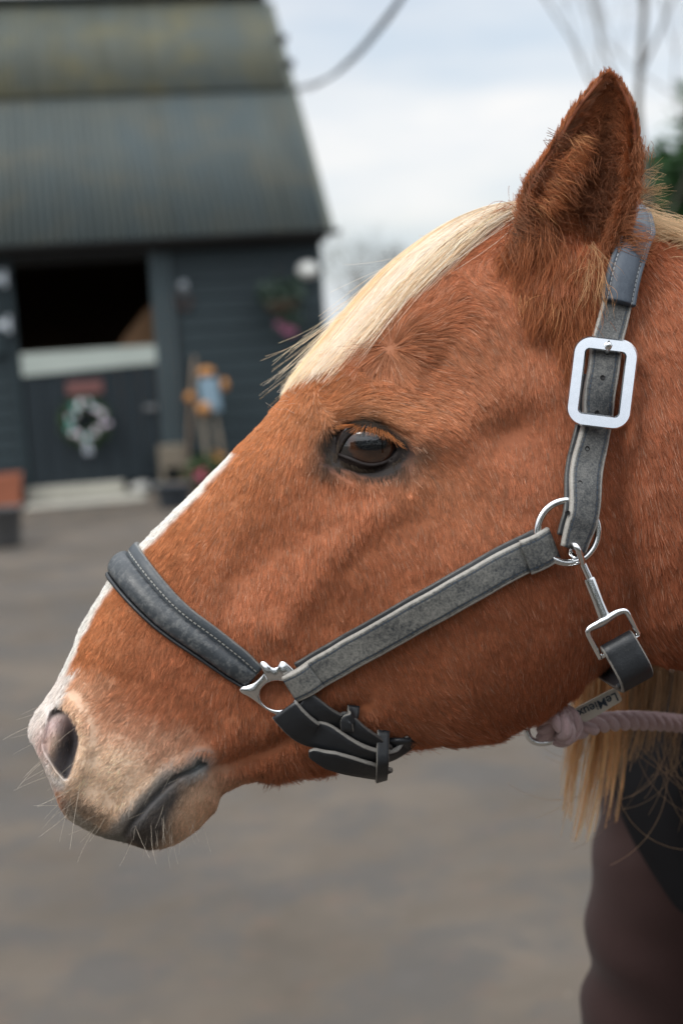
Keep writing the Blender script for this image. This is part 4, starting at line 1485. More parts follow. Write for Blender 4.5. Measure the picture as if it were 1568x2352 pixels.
# --- three-way side fitting
fit_p, fit_n = cast(632, 1580)
fit_n = unit(fit_n * .7 - FW * .5)
def plate_uv(px, py, off=0.0):
    """Point of the fitting's plane seen at (px, py)."""
    d = FW + RT * ((px - 784.0) / FPX) - UP * ((py - 1176.0) / FPX)
    o_ = fit_p + fit_n * (.0045 + off)
    return CAM + d * (((o_ - CAM) @ fit_n) / (d @ fit_n))
outl = [(548, 1585), (556, 1577), (575, 1572), (590, 1562), (604, 1548), (606, 1540), (600, 1532), (596, 1524), (602, 1517), (611, 1520), (620, 1529), (630, 1533), (638, 1530), (643, 1520), (651, 1517), (661, 1524),
        (676, 1538), (690, 1556), (704, 1580), (700, 1600), (688, 1625), (672, 1640), (656, 1645), (638, 1643), (618, 1634), (600, 1622), (584, 1610), (566, 1598), (553, 1592)]
hole = [(637 + 40 * math.cos(a_), 1597 + 33 * math.sin(a_)) for a_ in np.linspace(0, 2 * math.pi, 40, endpoint=False)]
outl = resample(np.array(outl + outl[:1], float), 73)[:-1]
ang = np.arctan2(outl[:, 1] - 1597, outl[:, 0] - 637)
hole = np.stack([637 + 40 * np.cos(ang), 1597 + 33 * np.sin(ang)], 1)
def ring_plate(outer, inner, fn, h, lipo=2.0):
    n = len(outer)
    lay = []
    out_in = outer + (inner - outer) * np.minimum(.22, 3.5 / np.linalg.norm(inner - outer, axis=1))[:, None]
    in_out = inner + (outer - inner) * np.minimum(.22, 3.5 / np.linalg.norm(inner - outer, axis=1))[:, None]
    for ptset, hh in ((outer, 0), (outer, h * .6), (out_in, h), (in_out, h), (inner, h * .6), (inner, 0)):
        lay.append([fn(x, y, hh) for x, y in ptset])
    V = np.array(lay).reshape(-1, 3)
    f = [(a_ * n + j, a_ * n + (j + 1) % n, ((a_ + 1) % 6) * n + (j + 1) % n, ((a_ + 1) % 6) * n + j) for a_ in range(6) for j in range(n)]
    return V, f
V, f = ring_plate(outl, hole, plate_uv, .0032)
o = hpart(mesh_obj('side_fitting', V, f, CHROME)); fix_normals(o)
o = hpart(mesh_obj('side_fitting', mirror(V), f, CHROME)); fix_normals(o)

# --- cheek strap: backing and face, both sides of the head
def both(name, C3, N3, hw, mat, thick, far=True, **kw):
    o = strap(name, C3, N3, hw, mat, halter, thick, **kw)
    if far:
        Nf = N3 - 2 * np.sum(N3 * FW, 1)[:, None] * FW
        strap(name, mirror(C3), Nf, hw, mat, halter, thick, **kw)
    return o
mid_c = [(672, 1570), (760, 1521), (860, 1465), (960, 1408), (1060, 1352), (1160, 1295), (1252, 1247)]
cp, cn = drape(mid_c, 90, .0030)
ln = np.concatenate([[0], np.cumsum(np.linalg.norm(np.diff(cp, axis=0), axis=1))])
px_m = PXM * .92
back_c = cp + UP * .0010 + RT * .0004
strap('cheek_backing', back_c[4:-2], cn[4:-2], 43.5 * px_m, L_DARK, halter, .0030)
top_c = cp + cn * .0030 - UP * .0006
hwt = np.full(90, 38.0 * px_m)
hwt[:10] = np.interp(np.arange(10), [0, 9], [33, 38]) * px_m
both('cheek_strap', top_c, cn, hwt, L_CHEEK, .0030)
# folded end round the fitting and the fold round the ring
for a_, b_, w_ in ((0, 9, 36), (80, 89, 42)):
    seg = top_c[a_:b_ + 1]
    rs = resample(np.concatenate([seg, cn[a_:b_ + 1]], 1), 14)
    pr = np.sin(np.linspace(.25, np.pi - .25, 14))
    both('strap_loop', rs[:, :3] + unit(rs[:, 3:]) * (.0012 + .0030 * pr)[:, None], rs[:, 3:], w_ * px_m, L_CHEEK, .0030)

# --- ring
ring_c, ring_n = cast(1300, 1219)
ring_n = unit(ring_n * .6 - FW * .8)
ring_c = P(1303, 1221, (ring_c - CAM) @ FW - .014)
def circle(c, n, r_, k=48):
    a_ = unit(np.cross(n, UP)); b_ = np.cross(n, a_)
    th = np.arange(k) * 2 * np.pi / k
    return c + r_ * (np.cos(th)[:, None] * a_ + np.sin(th)[:, None] * b_)
rd = (ring_c - CAM) @ FW
v, f = tube_mesh(circle(ring_c, ring_n, 72 * PXM * rd), 9.0 * PXM * rd, 14, closed=True)
hpart(mesh_obj('ring', v, f, CHROME))
hpart(mesh_obj('ring', mirror(v), f, CHROME))

# --- cheekpiece up to the crown
cpk = [(1284, 1258, .012), (1296, 1222, .013), (1314, 1165, .010), (1332, 1085, .005), (1348, 1000, .003), (1362, 930, .003), (1378, 860, .003), (1392, 790, .003), (1402, 735, .003), (1418, 660, .003), (1438, 590, .004)]
pp, pn = drape(cpk, 120, .0045, 14)
hwp = np.interp(np.linspace(0, 1, 120), [0, .08, .25, .45, .75, 1], [33, 38, 39.5, 39, 36, 34]) * px_m
both('cheekpiece', pp, pn, hwp, L_PIECE, .0032)
strap('cheekpiece_backing', (pp - pn * .0030 - RT * .0022)[4:70], pn[4:70], hwp[4:70], L_DARK, halter, .0028)
# punched holes with a raised rim
def spot(name, px, py, r_, mat, lift=.0002, dome=0.0):
    q = resample(np.concatenate([pp, pn], 1), 400)
    xs, ys, _ = proj(q[:, :3])
    i = int(np.argmin((xs - px) ** 2 + (ys - py) ** 2))
    n_ = unit(q[i, 3:])
    d = FW + RT * ((px - 784.0) / FPX) - UP * ((py - 1176.0) / FPX)
    o_ = q[i, :3] + n_ * (.0033 + lift)
    c = CAM + d * (((o_ - CAM) @ n_) / (d @ n_))
    mb = MB()
    a_ = unit(np.cross(n_, UP)); b_ = np.cross(n_, a_)
    th = np.arange(20) * 2 * np.pi / 20
    lay = [(1.25, -.001), (1.15, .00015), (1.0, .0002), (.9, -.0002), (.4, -.0003 + dome)]
    vv = np.concatenate([c + r_ * s_ * (np.cos(th)[:, None] * a_ + np.sin(th)[:, None] * b_) + n_ * h for s_, h in lay])
    ff = [(i_ * 20 + j, i_ * 20 + (j + 1) % 20, (i_ + 1) * 20 + (j + 1) % 20, (i_ + 1) * 20 + j) for i_ in range(len(lay) - 1) for j in range(20)] + [tuple(range(80, 100)), tuple(range(19, -1, -1))]
    o = mesh_obj(name, vv, ff, mat); fix_normals(o)
    return hpart(o)
HOLE = plain('hole_black', (.006, .006, .007), .8)
for x, y in ((1383, 867), (1348, 1030), (1331, 1109), (1303, 1178), (1370, 948)):
    spot('punched_hole', x, y, 5.0 * PXM * .9, HOLE)

# --- buckle
bq = resample(np.concatenate([pp, pn], 1), 400)
xs, ys, _ = proj(bq[:, :3])
bi = int(np.argmin((xs - 1378) ** 2 + (ys - 880) ** 2))
b_n = unit(bq[bi, 3:] * .6 - FW * .55 + UP * .10)
b_o = bq[bi, :3] + b_n * .0052
def buck(px, py, h=0.0):
    d = FW + RT * ((px - 784.0) / FPX) - UP * ((py - 1176.0) / FPX)
    o_ = b_o + b_n * h
    return CAM + d * (((o_ - CAM) @ b_n) / (d @ b_n))
def rrect(c, hx, hy, r_, rot, n=96):
    pts = []
    for q_, (sx, sy) in enumerate(((1, -1), (1, 1), (-1, 1), (-1, -1))):
        for a_ in np.linspace(-90 + 90 * q_, 90 * q_, n // 4):
            pts.append((sx * (hx - r_) + r_ * math.cos(math.radians(a_)), sy * (hy - r_) + r_ * math.sin(math.radians(a_))))
    pts = np.array(pts)
    c_, s_ = math.cos(rot), math.sin(rot)
    return np.stack([c[0] + pts[:, 0] * c_ - pts[:, 1] * s_, c[1] + pts[:, 0] * s_ + pts[:, 1] * c_], 1)
ob = rrect((1382, 879), 75, 104, 42, math.radians(7))
ibk = rrect((1382, 879), 45, 73, 8, math.radians(7))
V, f = ring_plate(ob, ibk, buck, .0038)
# a slight crown over its length
o = hpart(mesh_obj('buckle', V, f, BRUSHED)); fix_normals(o)
m = o.modifiers.new('edge', 'EDGE_SPLIT'); m.split_angle = math.radians(24)
mb = MB()
mb.tube([buck(1393, 812, -.0040), buck(1394, 802, .0020), buck(1396, 792, .0046), buck(1397, 784, .0036)], [.0018, .0022, .0028, .0010], 12)
hpart(mb.build('buckle_tongue', CHROME, smooth=True))

# --- crown piece: padded, over the poll
def crown():
    cpt = [(1407, 712, .006), (1415, 660, .0065), (1432, 600, .0065), (1455, 545, .006)]
    a_, n_ = drape(cpt, 30, .0045, 8)
    s_v, th_v = [], []
    last, lastn = a_[-1], n_[-1]
    # carry on over the crest to the far side
    fa, fn = mirror(a_[::-1]), (n_ - 2 * np.sum(n_ * FW, 1)[:, None] * FW)[::-1]
    top, tn = surf(np.array([25.15]), np.array([0.0]))
    top = top + tn * .012
    key = np.concatenate([np.concatenate([a_[::3], n_[::3]], 1), np.concatenate([top, tn], 1), np.concatenate([fa[::3], fn[::3]], 1)])
    rs = resample(key, 110)
    pcn = unit(rs[:, 3:])
    for _ in range(6):
        pcn[1:-1] = unit(pcn[:-2] + 2 * pcn[1:-1] + pcn[2:])
    w = np.full(110, 41 * px_m)
    sec = [(-1, .25), (-.96, .6), (-.90, .75), (-.80, .72), (-.70, .60), (-.55, .95), (-.2, 1.1), (.2, 1.1), (.55, .95), (.70, .60), (.80, .72), (.90, .75), (.96, .6), (1, .25)]
    o = strap('crown_pad', rs[:, :3], pcn, w, L_CROWN, halter, .0058, sec)
    m = o.modifiers.new('soft', 'BEVEL'); m.width = .0012; m.segments = 2; m.limit_method = 'ANGLE'; m.angle_limit = math.radians(50)
    strap('crown_backing', rs[2:-2, :3] - pcn[2:-2] * .0022, pcn[2:-2], w[2:-2] * 1.02, L_DARK, halter, .0024)
crown()

# --- trigger snap and throat strap
def sp_pt(x, y, d):
    return P(np.array(float(x)), np.array(float(y)), np.array(float(d)))
jd = (cast(1345, 1330)[0] - CAM) @ FW
dz = min(rd - .004, jd - .015)
mb = MB()
hook = [(1321, 1283, dz + .004), (1308, 1268, dz + .006), (1312, 1250, dz - .001), (1324, 1258, dz - .006), (1334, 1282, dz - .003), (1338, 1298, dz)]
mb.tube(resample(np.array([sp_pt(*h) for h in hook]), 24), .0021, 12)
mb.tube([sp_pt(1336, 1292, dz), sp_pt(1354, 1331, dz)], .0026, 16)
ax = [sp_pt(1351, 1328, dz), sp_pt(1353, 1333, dz), sp_pt(1372, 1383, dz), sp_pt(1386, 1417, dz)]
mb.tube(ax, [.0042, .0045, .0042, .0046], 18)
mb.tube([sp_pt(1383, 1414, dz), sp_pt(1387, 1423, dz)], [.0050, .0052], 18)
snap = hpart(mb.build('trigger_snap', CHROME, smooth=True))
m = snap.modifiers.new('edge', 'EDGE_SPLIT'); m.split_angle = math.radians(50)
mb = MB()
mb.ball(tuple(sp_pt(1353, 1345, dz - .0048)), .0036, 10)
mb.tube([sp_pt(1353, 1345, dz - .0030), sp_pt(1362, 1362, dz - .0036)], [.0024, .0016], 10)
kn = mb.build('thumb_knob', CHROME, smooth=True)
kn.parent = snap
kn.matrix_parent_inverse = PINV['halter']
mb = MB()
mb.bar(sp_pt(1361, 1358, dz - .0042), sp_pt(1371, 1384, dz - .0042), .0028, .0010, up=tuple(-FW))
sl_ = mb.build('knob_slot', HOLE)
sl_.parent = snap
sl_.matrix_parent_inverse = PINV['halter']
dsq = dz - .002
mb = MB()
loop = [(1378, 1512, dsq + .006), (1362, 1482, dsq + .003), (1349, 1455, dsq), (1352, 1444, dsq), (1372, 1433, dsq), (1388, 1424, dsq - .001), (1408, 1411, dsq), (1424, 1404, dsq), (1437, 1405, dsq), (1449, 1425, dsq + .002), (1466, 1458, dsq + .006)]
lp = resample(np.array([sp_pt(*h) for h in loop]), 60)
lr = np.interp(np.linspace(0, 1, 60), [0, .25, .33, .45, .6, .7, 1], [.0017, .0018, .0022, .0030, .0026, .0020, .0017])
mb.tube(lp, lr, 12)
mb.tube([sp_pt(1376, 1510, dsq + .006), sp_pt(1466, 1459, dsq + .006)], .0017, 10)
hpart(mb.build('square_loop', CHROME, smooth=True))
# throat strap: round the loop's bar, then under the jaw to the other side
bar_a, bar_b = sp_pt(1382, 1506, dsq + .006), sp_pt(1461, 1462, dsq + .006)
bdir = unit(bar_b - bar_a)
bc = (bar_a + bar_b) / 2
down = unit(-UP + RT * .02 - bdir * ((-UP + RT * .02) @ bdir))
outw = np.cross(bdir, down)
if outw @ FW > 0:
    outw = -outw
path, nrm_ = [], []
for a_ in np.linspace(math.radians(215), math.radians(0), 16):          # wrap over the bar, back to front
    nn = down * -math.sin(a_) + outw * math.cos(a_)
    path.append(bc + nn * .0030); nrm_.append(nn)
for z_, o_ in ((.006, .0034), (.012, .0036), (.018, .0022), (.023, -.003), (.0268, -.012), (.0285, -.024), (.029, -.045), (.0285, -.085), (.026, -.13)):
    path.append(bc + down * z_ + outw * o_)
    nrm_.append(None)
path = np.array(path)
tg = np.gradient(path, axis=0)
for i in range(len(path)):
    if nrm_[i] is None:
        n_ = np.cross(unit(tg[i]), bdir)
        if n_ @ nrm_[i - 1] < 0:
            n_ = -n_
        nrm_[i] = n_
rs = resample(np.concatenate([path, np.array(nrm_)], 1), 90)
strap('throat_strap', rs[:, :3], rs[:, 3:], 43 * PXM * .88, L_EDGE, halter, .0030)
rs2 = rs[22:].copy()
strap('throat_backing', rs2[:, :3] - unit(rs2[:, 3:]) * .0032 - bdir * .002, rs2[:, 3:], 42 * PXM * .88, L_DARK, halter, .0028)

# --- chin strap with its folded end, keepers and buckle
def free_strap(name, pts, hw_, mat, thick=.003, n=50, cap=0.0, off=.004, sm=6, par=None):
    a_, n_ = drape(pts, n, off, sm)
    return strap(name, a_, n_, np.interp(np.linspace(0, 1, n), np.linspace(0, 1, len(hw_)), hw_) * px_m, mat, par or halter, thick, cap_round=cap)
free_strap('chin_strap', [(664, 1614, .0085), (690, 1643, .0085), (738, 1668, .0080), (792, 1688, .0075), (850, 1704, .0085), (898, 1706, .0075), (922, 1702, .0030), (944, 1694, -.004)], [37, 38, 36, 34, 33, 31, 28, 24], L_EDGE, .0034, 60, 0.0, .004, 26)
free_strap('chin_strap_inner', [(700, 1597, .004), (740, 1618, .004), (790, 1640, .004), (840, 1672, .004), (880, 1700, .003)], [25, 25, 24, 23, 22], L_DARK, .003, 50)
free_strap('strap_tail', [(866, 1721, .0125), (820, 1716, .0120), (775, 1708, .0125), (738, 1699, .0130), (716, 1694, .0140)], [30, 31, 31, 28, 12], L_EDGE, .003, 40, .004, .004, 16)
for (x, y), ln_, rot, lf in (((862, 1716), 46, 1.95, .0165), ((806, 1643), 26, 1.75, .009)):
    x0, y0 = x - ln_ * math.cos(rot), y - ln_ * math.sin(rot)
    x1, y1 = x + ln_ * math.cos(rot), y + ln_ * math.sin(rot)
    a_, n_ = drape([(x0, y0, 0), (x0 * .8 + x1 * .2, y0 * .8 + y1 * .2, lf), (x, y, lf + .001), (x0 * .2 + x1 * .8, y0 * .2 + y1 * .8, lf), (x1, y1, 0)], 26, .002, 2)
    strap('keeper', a_, n_, 15 * px_m, L_EDGE, halter, .0025)
mb = MB()
cb = [cast(x, y) for x, y in ((900, 1694), (915, 1736), (950, 1722), (948, 1690))]
cbp = np.array([c[0] + c[1] * .010 for c in cb if c[0] is not None])
if len(cbp) >= 3:
    ring_ = resample(np.concatenate([cbp, cbp[:1]]), 41)[:-1]
    mb.tube(ring_, .0017, 10, closed=True)
    mb.tube([cbp[0], cbp[-1] * .5 + cbp[-2] * .5], .0013, 8)
    hpart(mb.build('chin_buckle', CHROME, smooth=True))
# under the jaw and up the far side
s_a, th_a = inv(930, 1705)
ths = np.linspace(min(th_a, 2.75), 2 * np.pi - 2.4, 40)
ss_ = np.interp(ths, [ths[0], np.pi, ths[-1]], [s_a, 14.9, 12.4])
th_m = np.where(ths > np.pi, -(2 * np.pi - ths), ths)
a_, n_ = surf(ss_, th_m)
for _ in range(4):
    a_[1:-1] = (a_[:-2] + 2 * a_[1:-1] + a_[2:]) / 4
    n_[1:-1] = unit(n_[:-2] + 2 * n_[1:-1] + n_[2:])
strap('chin_strap_under', a_ + n_ * .0035, n_, 27 * px_m, L_DARK, halter, .003)

# ================================================================== LEAD ROPE
lead = empty('lead_rope', tuple(P(1262, 1660, 1.0)))
tag(lead, 'pale pink twisted lead rope with a cream name tag, hanging under the jaw', 'lead rope')
PINV['lead_rope'] = Matrix.Translation(-lead.location)
def lpart(o):
    o.parent = lead
    o.matrix_parent_inverse = PINV['lead_rope']
    return o
LD = 1.02
mb = MB()
dring = resample(np.array([sp_pt(x_, y_, LD) for x_, y_ in ((1213, 1652), (1209, 1674), (1215, 1694), (1232, 1705), (1256, 1705), (1276, 1696), (1284, 1680), (1282, 1655), (1262, 1638), (1232, 1636), (1213, 1652))]), 61)[:-1]
mb.tube(dring, .0024, 12, closed=True)
lpart(mb.build('metal_loop', CHROME, smooth=True))
t = NT('rope_pink')
oc = t.coord()
fz = t.noise(oc, 900, 4, .7)
t.base(t.mix(fz, (.36, .23, .24), (.62, .45, .45)))
t.set(Roughness=.95, Specular_IOR_Level=.1, Sheen_Weight=.5)
t.bump(fz, .9, .0015)
ROPE = t.m
def rope(name, ctrl, rad, turns_per_m=26.0, n=260, fuzz=True):
    c = resample(np.array(ctrl), n)
    tt_, aa, bb = frames(c)
    L = np.concatenate([[0], np.cumsum(np.linalg.norm(np.diff(c, axis=0), axis=1))])
    mb = MB()
    for s_ in range(3):
        ph = L * turns_per_m * 2 * np.pi + s_ * 2 * np.pi / 3
        p_ = c + rad * .52 * (np.cos(ph)[:, None] * aa + np.sin(ph)[:, None] * bb)
        mb.tube(p_, rad * .56, 12)
    return lpart(mb.build(name, ROPE, smooth=True)), c
hand = sp_pt(1760, 1700, 1.25)
rope('rope', [sp_pt(1310, 1676, 1.035), sp_pt(1340, 1672, 1.035), sp_pt(1380, 1660, 1.05), sp_pt(1450, 1655, 1.08), sp_pt(1560, 1662, 1.14), sp_pt(1680, 1684, 1.21), hand, hand + np.array([.01, .02, -.10]), hand + np.array([.03, .03, -.35]), hand + np.array([.02, .05, -.55])], .0072, 24, 420)
rope('rope_knot', [sp_pt(1250, 1690, 1.02), sp_pt(1256, 1660, 1.005), sp_pt(1272, 1636, 1.0), sp_pt(1300, 1640, 1.0), sp_pt(1318, 1662, 1.005), sp_pt(1306, 1690, 1.012), sp_pt(1282, 1694, 1.02), sp_pt(1268, 1672, 1.03),
                  sp_pt(1278, 1648, 1.025), sp_pt(1300, 1652, 1.02), sp_pt(1314, 1674, 1.03), sp_pt(1330, 1674, 1.035)], .0062, 30, 180)
rope('rope_end', [sp_pt(1268, 1640, .998), sp_pt(1282, 1650, .990), sp_pt(1296, 1672, .990), sp_pt(1300, 1690, 1.0)], .0066, 30, 60)
t = NT('tag_cream')
fz = t.noise(t.coord(), 120, 4)
t.base(t.mix(fz, (.50, .46, .39), (.62, .58, .50)))
t.set(Roughness=.6)
TAGM = t.m
tc = [(1312, 1640), (1322, 1626), (1398, 1586), (1410, 1581), (1416, 1585), (1427, 1605), (1424, 1612), (1350, 1656), (1336, 1660), (1322, 1656)]
mb = MB()
td = 1.03
fv = [sp_pt(x, y, td) for x, y in tc]
bv = [p + FW * .0016 for p in fv]
n_ = len(tc)
mb.add(fv + bv, [tuple(range(n_)), tuple(range(2 * n_ - 1, n_ - 1, -1))] + [(i, i + n_, (i + 1) % n_ + n_, (i + 1) % n_) for i in range(n_)])
tagp = lpart(mb.build('name_tag', TAGM))
fix_normals(tagp)
fc = bpy.data.curves.new('lettering', 'FONT')
fc.body = 'LeMieux'
fc.size = 29 * PXM * td
fc.extrude = .0002
fc.align_x = 'CENTER'
fc.align_y = 'CENTER'
fc.offset = .0001
fc.materials.append(plain('tag_ink', (.03, .05, .075), .6))
lt0 = bpy.data.objects.new('lettering', fc)
COL.objects.link(lt0)
bpy.context.view_layer.update()
lme = bpy.data.meshes.new_from_object(lt0.evaluated_get(bpy.context.evaluated_depsgraph_get()))
bpy.data.objects.remove(lt0)
lt = bpy.data.objects.new('lettering', lme)
COL.objects.link(lt)
xd = unit(-RT * .905 - UP * .425)
yd = unit(np.cross(-FW, xd))
cpos = sp_pt(1372, 1619, td - .0007)
lt.matrix_world = Matrix(((xd[0], yd[0], -FW[0], cpos[0]), (xd[1], yd[1], -FW[1], cpos[1]), (xd[2], yd[2], -FW[2], cpos[2]), (0, 0, 0, 1)))
mw = lt.matrix_world.copy()
lt.parent = tagp
lt.matrix_parent_inverse = Matrix()
bpy.context.view_layer.update()
lt.matrix_world = mw

# ================================================================== SETTING
t = NT('asphalt')
oc = t.coord()
n1 = t.noise(oc, .9, 5, .6)
n2 = t.noise(oc, 9, 5, .6)
n3 = t.noise(oc, 160, 3, .7)
n4 = t.noise(oc, 2.6, 6, .66, .3)
c = t.mix(t.ramp(n1, [(.38, 0.), (.62, 1.)]), (.056, .044, .032), (.092, .073, .055))
c = t.mix(t.math('MULTIPLY', t.ramp(n4, [(.46, 0.), (.60, 1.)]), .65), c, (.040, .037, .034))
c = t.mix(t.math('MULTIPLY', t.ramp(n2, [(.55, 0.), (.75, 1.)]), .5), c, (.095, .060, .041))
c = t.mix(n3, t.mix(1., c, (.62, .62, .62), 'MULTIPLY'), t.mix(1., c, (1.35, 1.35, 1.35), 'MULTIPLY'))
vo = t.n('ShaderNodeTexVoronoi', Scale=3.2)
t.l(oc, vo.inputs['Vector'])
c = t.mix(t.ramp(vo.outputs['Distance'], [(.0, 1.), (.012, .8), (.02, 0.)]), c, (.20, .17, .13))
t.base(c)
t.set(Roughness=t.ramp(n4, [(.4, .88), (.7, .62)]))
t.bump(n3, .6, .004)
ASPH = t.m
mb = MB()
gv, gf = [], []
R_ = [0, 3, 6, 10, 16, 24, 40, 90, 250, 900, 2400]
K = 48
gv = [(0, 4, 0)] + [(r_ * math.cos(2 * math.pi * k / K), 4 + r_ * math.sin(2 * math.pi * k / K), 0) for r_ in R_[1:] for k in range(K)]
gf = [(0, 1 + k, 1 + (k + 1) % K) for k in range(K)] + [(1 + i * K + k, 1 + (i + 1) * K + k, 1 + (i + 1) * K + (k + 1) % K, 1 + i * K + (k + 1) % K) for i in range(len(R_) - 2) for k in range(K)]
g = mesh_obj('yard_ground', gv, gf, ASPH, None, False)
tag(g, kind='structure')
t = NT('grass_green')
oc = t.coord()
t.base(t.mix(t.noise(oc, .6, 5), (.05, .075, .025), (.10, .12, .045)))
t.set(Roughness=.9)
mb = MB()
mb.add([(-400, 26, .012), (400, 26, .012), (400, 900, .012), (-400, 900, .012)], [(0, 1, 2, 3)])
tag(mb.build('field', t.m), kind='structure')

# ------------------------------------------------------------------ stable
BA = on_ground(200, 1140)
YAW = math.radians(10)
BE = np.array([math.cos(YAW), math.sin(YAW), 0.0])
BN = np.array([-math.sin(YAW), math.cos(YAW), 0.0])
def fac(px, py, b=0.0):
    """Facade coordinates (along, up) seen at a measuring point."""
    d = FW + RT * ((px - 784.0) / FPX) - UP * ((py - 1176.0) / FPX)
    q = CAM + d * (((BA + BN * b - CAM) @ BN) / (d @ BN))
    return (q - BA) @ BE, q[2]
st = empty('stable', tuple(BA), YAW)
tag(st, 'dark slate blue weatherboarded stable with mossy corrugated roof and a half open split door', 'stable')

def wood(name, c, c2=None, rough=.7, along=(1.5, 14, 14)):
    t = NT(name)
    oc = t.coord()
    n = t.noise(t.mapv(oc, along), 3.0, 5, .6)
    m = t.noise(oc, 1.3, 4)
    c2 = c2 or tuple(x * 1.6 for x in c)
    t.base(t.mix(m, t.mix(n, c, c2), tuple(x * .8 for x in c)))
    t.set(Roughness=rough, Specular_IOR_Level=.35)
    t.bump(n, .3, .004)
    return t.m
BOARD = wood('slate_blue_boards', (.013, .024, .030), (.030, .050, .058), .62)
POST = wood('post_blue_grey', (.042, .062, .072), (.070, .096, .106), .6, (14, 14, 1.5))
DOOR = wood('door_navy', (.008, .015, .021), (.016, .027, .034), .62)
FASC = wood('fascia_black', (.010, .010, .011), (.020, .020, .020))
DKIN = wood('inside_timber', (.085, .045, .024), (.15, .085, .045), .85)
PALE = wood('pale_strip', (.36, .41, .38), (.52, .57, .53), .5)
STONE = plain('pale_stone', (.30, .29, .25), .85, .35, 9, bump=.4, bdist=.01)

DS0, DS1 = fac(40, 700)[0], fac(345, 700)[0]               # door opening
ZS, ZT = fac(190, 803)[1], fac(190, 604)[1]
WR = fac(738, 600)[0]
ZE = fac(370, 552)[1]
def boards(name, s0, s1, z0, z1, mat, h=.15, lip=.022, par=None):
    mb = MB()
    z = z0
    while z < z1 - .01:
        zt = min(z + h, z1)
        v = [(s0, -lip, z), (s1, -lip, z), (s1, -.006, zt), (s0, -.006, zt), (s0, .03, z), (s1, .03, z), (s1, .03, zt), (s0, .03, zt)]
        mb.add(v, [(0, 1, 2, 3), (5, 4, 7, 6), (4, 5, 1, 0), (3, 2, 6, 7), (4, 0, 3, 7), (1, 5, 6, 2)])
        z += h
    return mb.build(name, mat, par or st)
mbw = MB()
for (a_, b_, z0, z1) in ((DS1 + .24, WR, .05, ZE - .10), (-7.0, DS0 - .03, .05, ZE - .10), (DS0 - .03, DS1 + .24, ZT + .02, ZE - .10)):
    z = z0
    while z < z1 - .01:
        zt = min(z + .15, z1)
        v = [(a_, -.024, z), (b_, -.024, z), (b_, -.006, zt), (a_, -.006, zt), (a_, .03, z), (b_, .03, z), (b_, .03, zt), (a_, .03, zt)]
        mbw.add(v, [(0, 1, 2, 3), (5, 4, 7, 6), (4, 5, 1, 0), (3, 2, 6, 7), (4, 0, 3, 7), (1, 5, 6, 2)])
        z += .15
mbw.build('front_wall', BOARD, st)
RB, RZ = 2.85, ZE + 2.85                                   # ridge
mb = MB()                                                  # gable and back walls
for s_ in (WR - .08, -7.0):
    mb.add([(s_, .032, .05), (s_, 2 * RB, .05), (s_, 2 * RB, ZE - .02), (s_, RB, RZ - .06), (s_, .032, ZE - .06), (s_ + .06, .032, .05), (s_ + .06, 2 * RB, .05), (s_ + .06, 2 * RB, ZE - .02), (s_ + .06, RB, RZ - .06), (s_ + .06, .032, ZE - .06)],
           [(0, 1, 2, 3, 4), (9, 8, 7, 6, 5), (0, 5, 6, 1), (1, 6, 7, 2), (2, 7, 8, 3), (3, 8, 9, 4), (4, 9, 5, 0)])
mb.box(-7, WR - .1, 2 * RB - .06, 2 * RB - .002, .05, ZE - .03)
mb.build('gable_wall', BOARD, st)
mb = MB()                                                  # inside lining, seen through the open half
mb.box(-3.0, -2.95, .1, 3.5, 0, ZE)
mb.box(2.2, 2.25, .1, 3.5, 0, ZE)
mb.box(-2.94, 2.19, 3.45, 3.5, 0, ZE)
mb.box(-2.94, 2.19, .1, 3.44, ZE + .02, ZE + .06)
mb.build('inside_lining', DKIN, st)
mb = MB()                                                  # sloping partition inside, at the right of the opening
p0, p1 = fac(268, 800, .45), fac(336, 715, .45)
mb.add([(p0[0] - .05, .45, .3), (1.3, .45, .3), (1.3, .45, p1[1] + .45), (p1[0], .45, p1[1] + .02), (p0[0], .45, p0[1]), (p0[0] - .05, .50, .3), (1.3, .50, .3), (1.3, .50, p1[1] + .45), (p1[0], .50, p1[1] + .02), (p0[0], .50, p0[1])],
       [(0, 1, 2, 3, 4), (9, 8, 7, 6, 5), (0, 5, 6, 1), (1, 6, 7, 2), (2, 7, 8, 3), (3, 8, 9, 4), (4, 9, 5, 0)])
mb.build('partition', wood('partition_tan', (.24, .13, .065), (.34, .20, .11)), st)
mb = MB()
mb.box(DS1 + .02, DS1 + .12, -.075, .03, .05, ZT + .10)
mb.box(DS1 + .135, DS1 + .225, -.060, .03, .05, ZE - .12)
mb.build('door_post', POST, st, bevel=.008)
mb = MB()
mb.box(DS0 - .10, DS0 - .025, -.055, .03, .05, ZT + .10)
mb.build('door_post', BOARD, st, bevel=.008)
mb = MB()
mb.box(DS0 - .11, DS1 + .13, -.045, .03, ZT + .01, ZT + .09)
mb.build('lintel', FASC, st, bevel=.006)
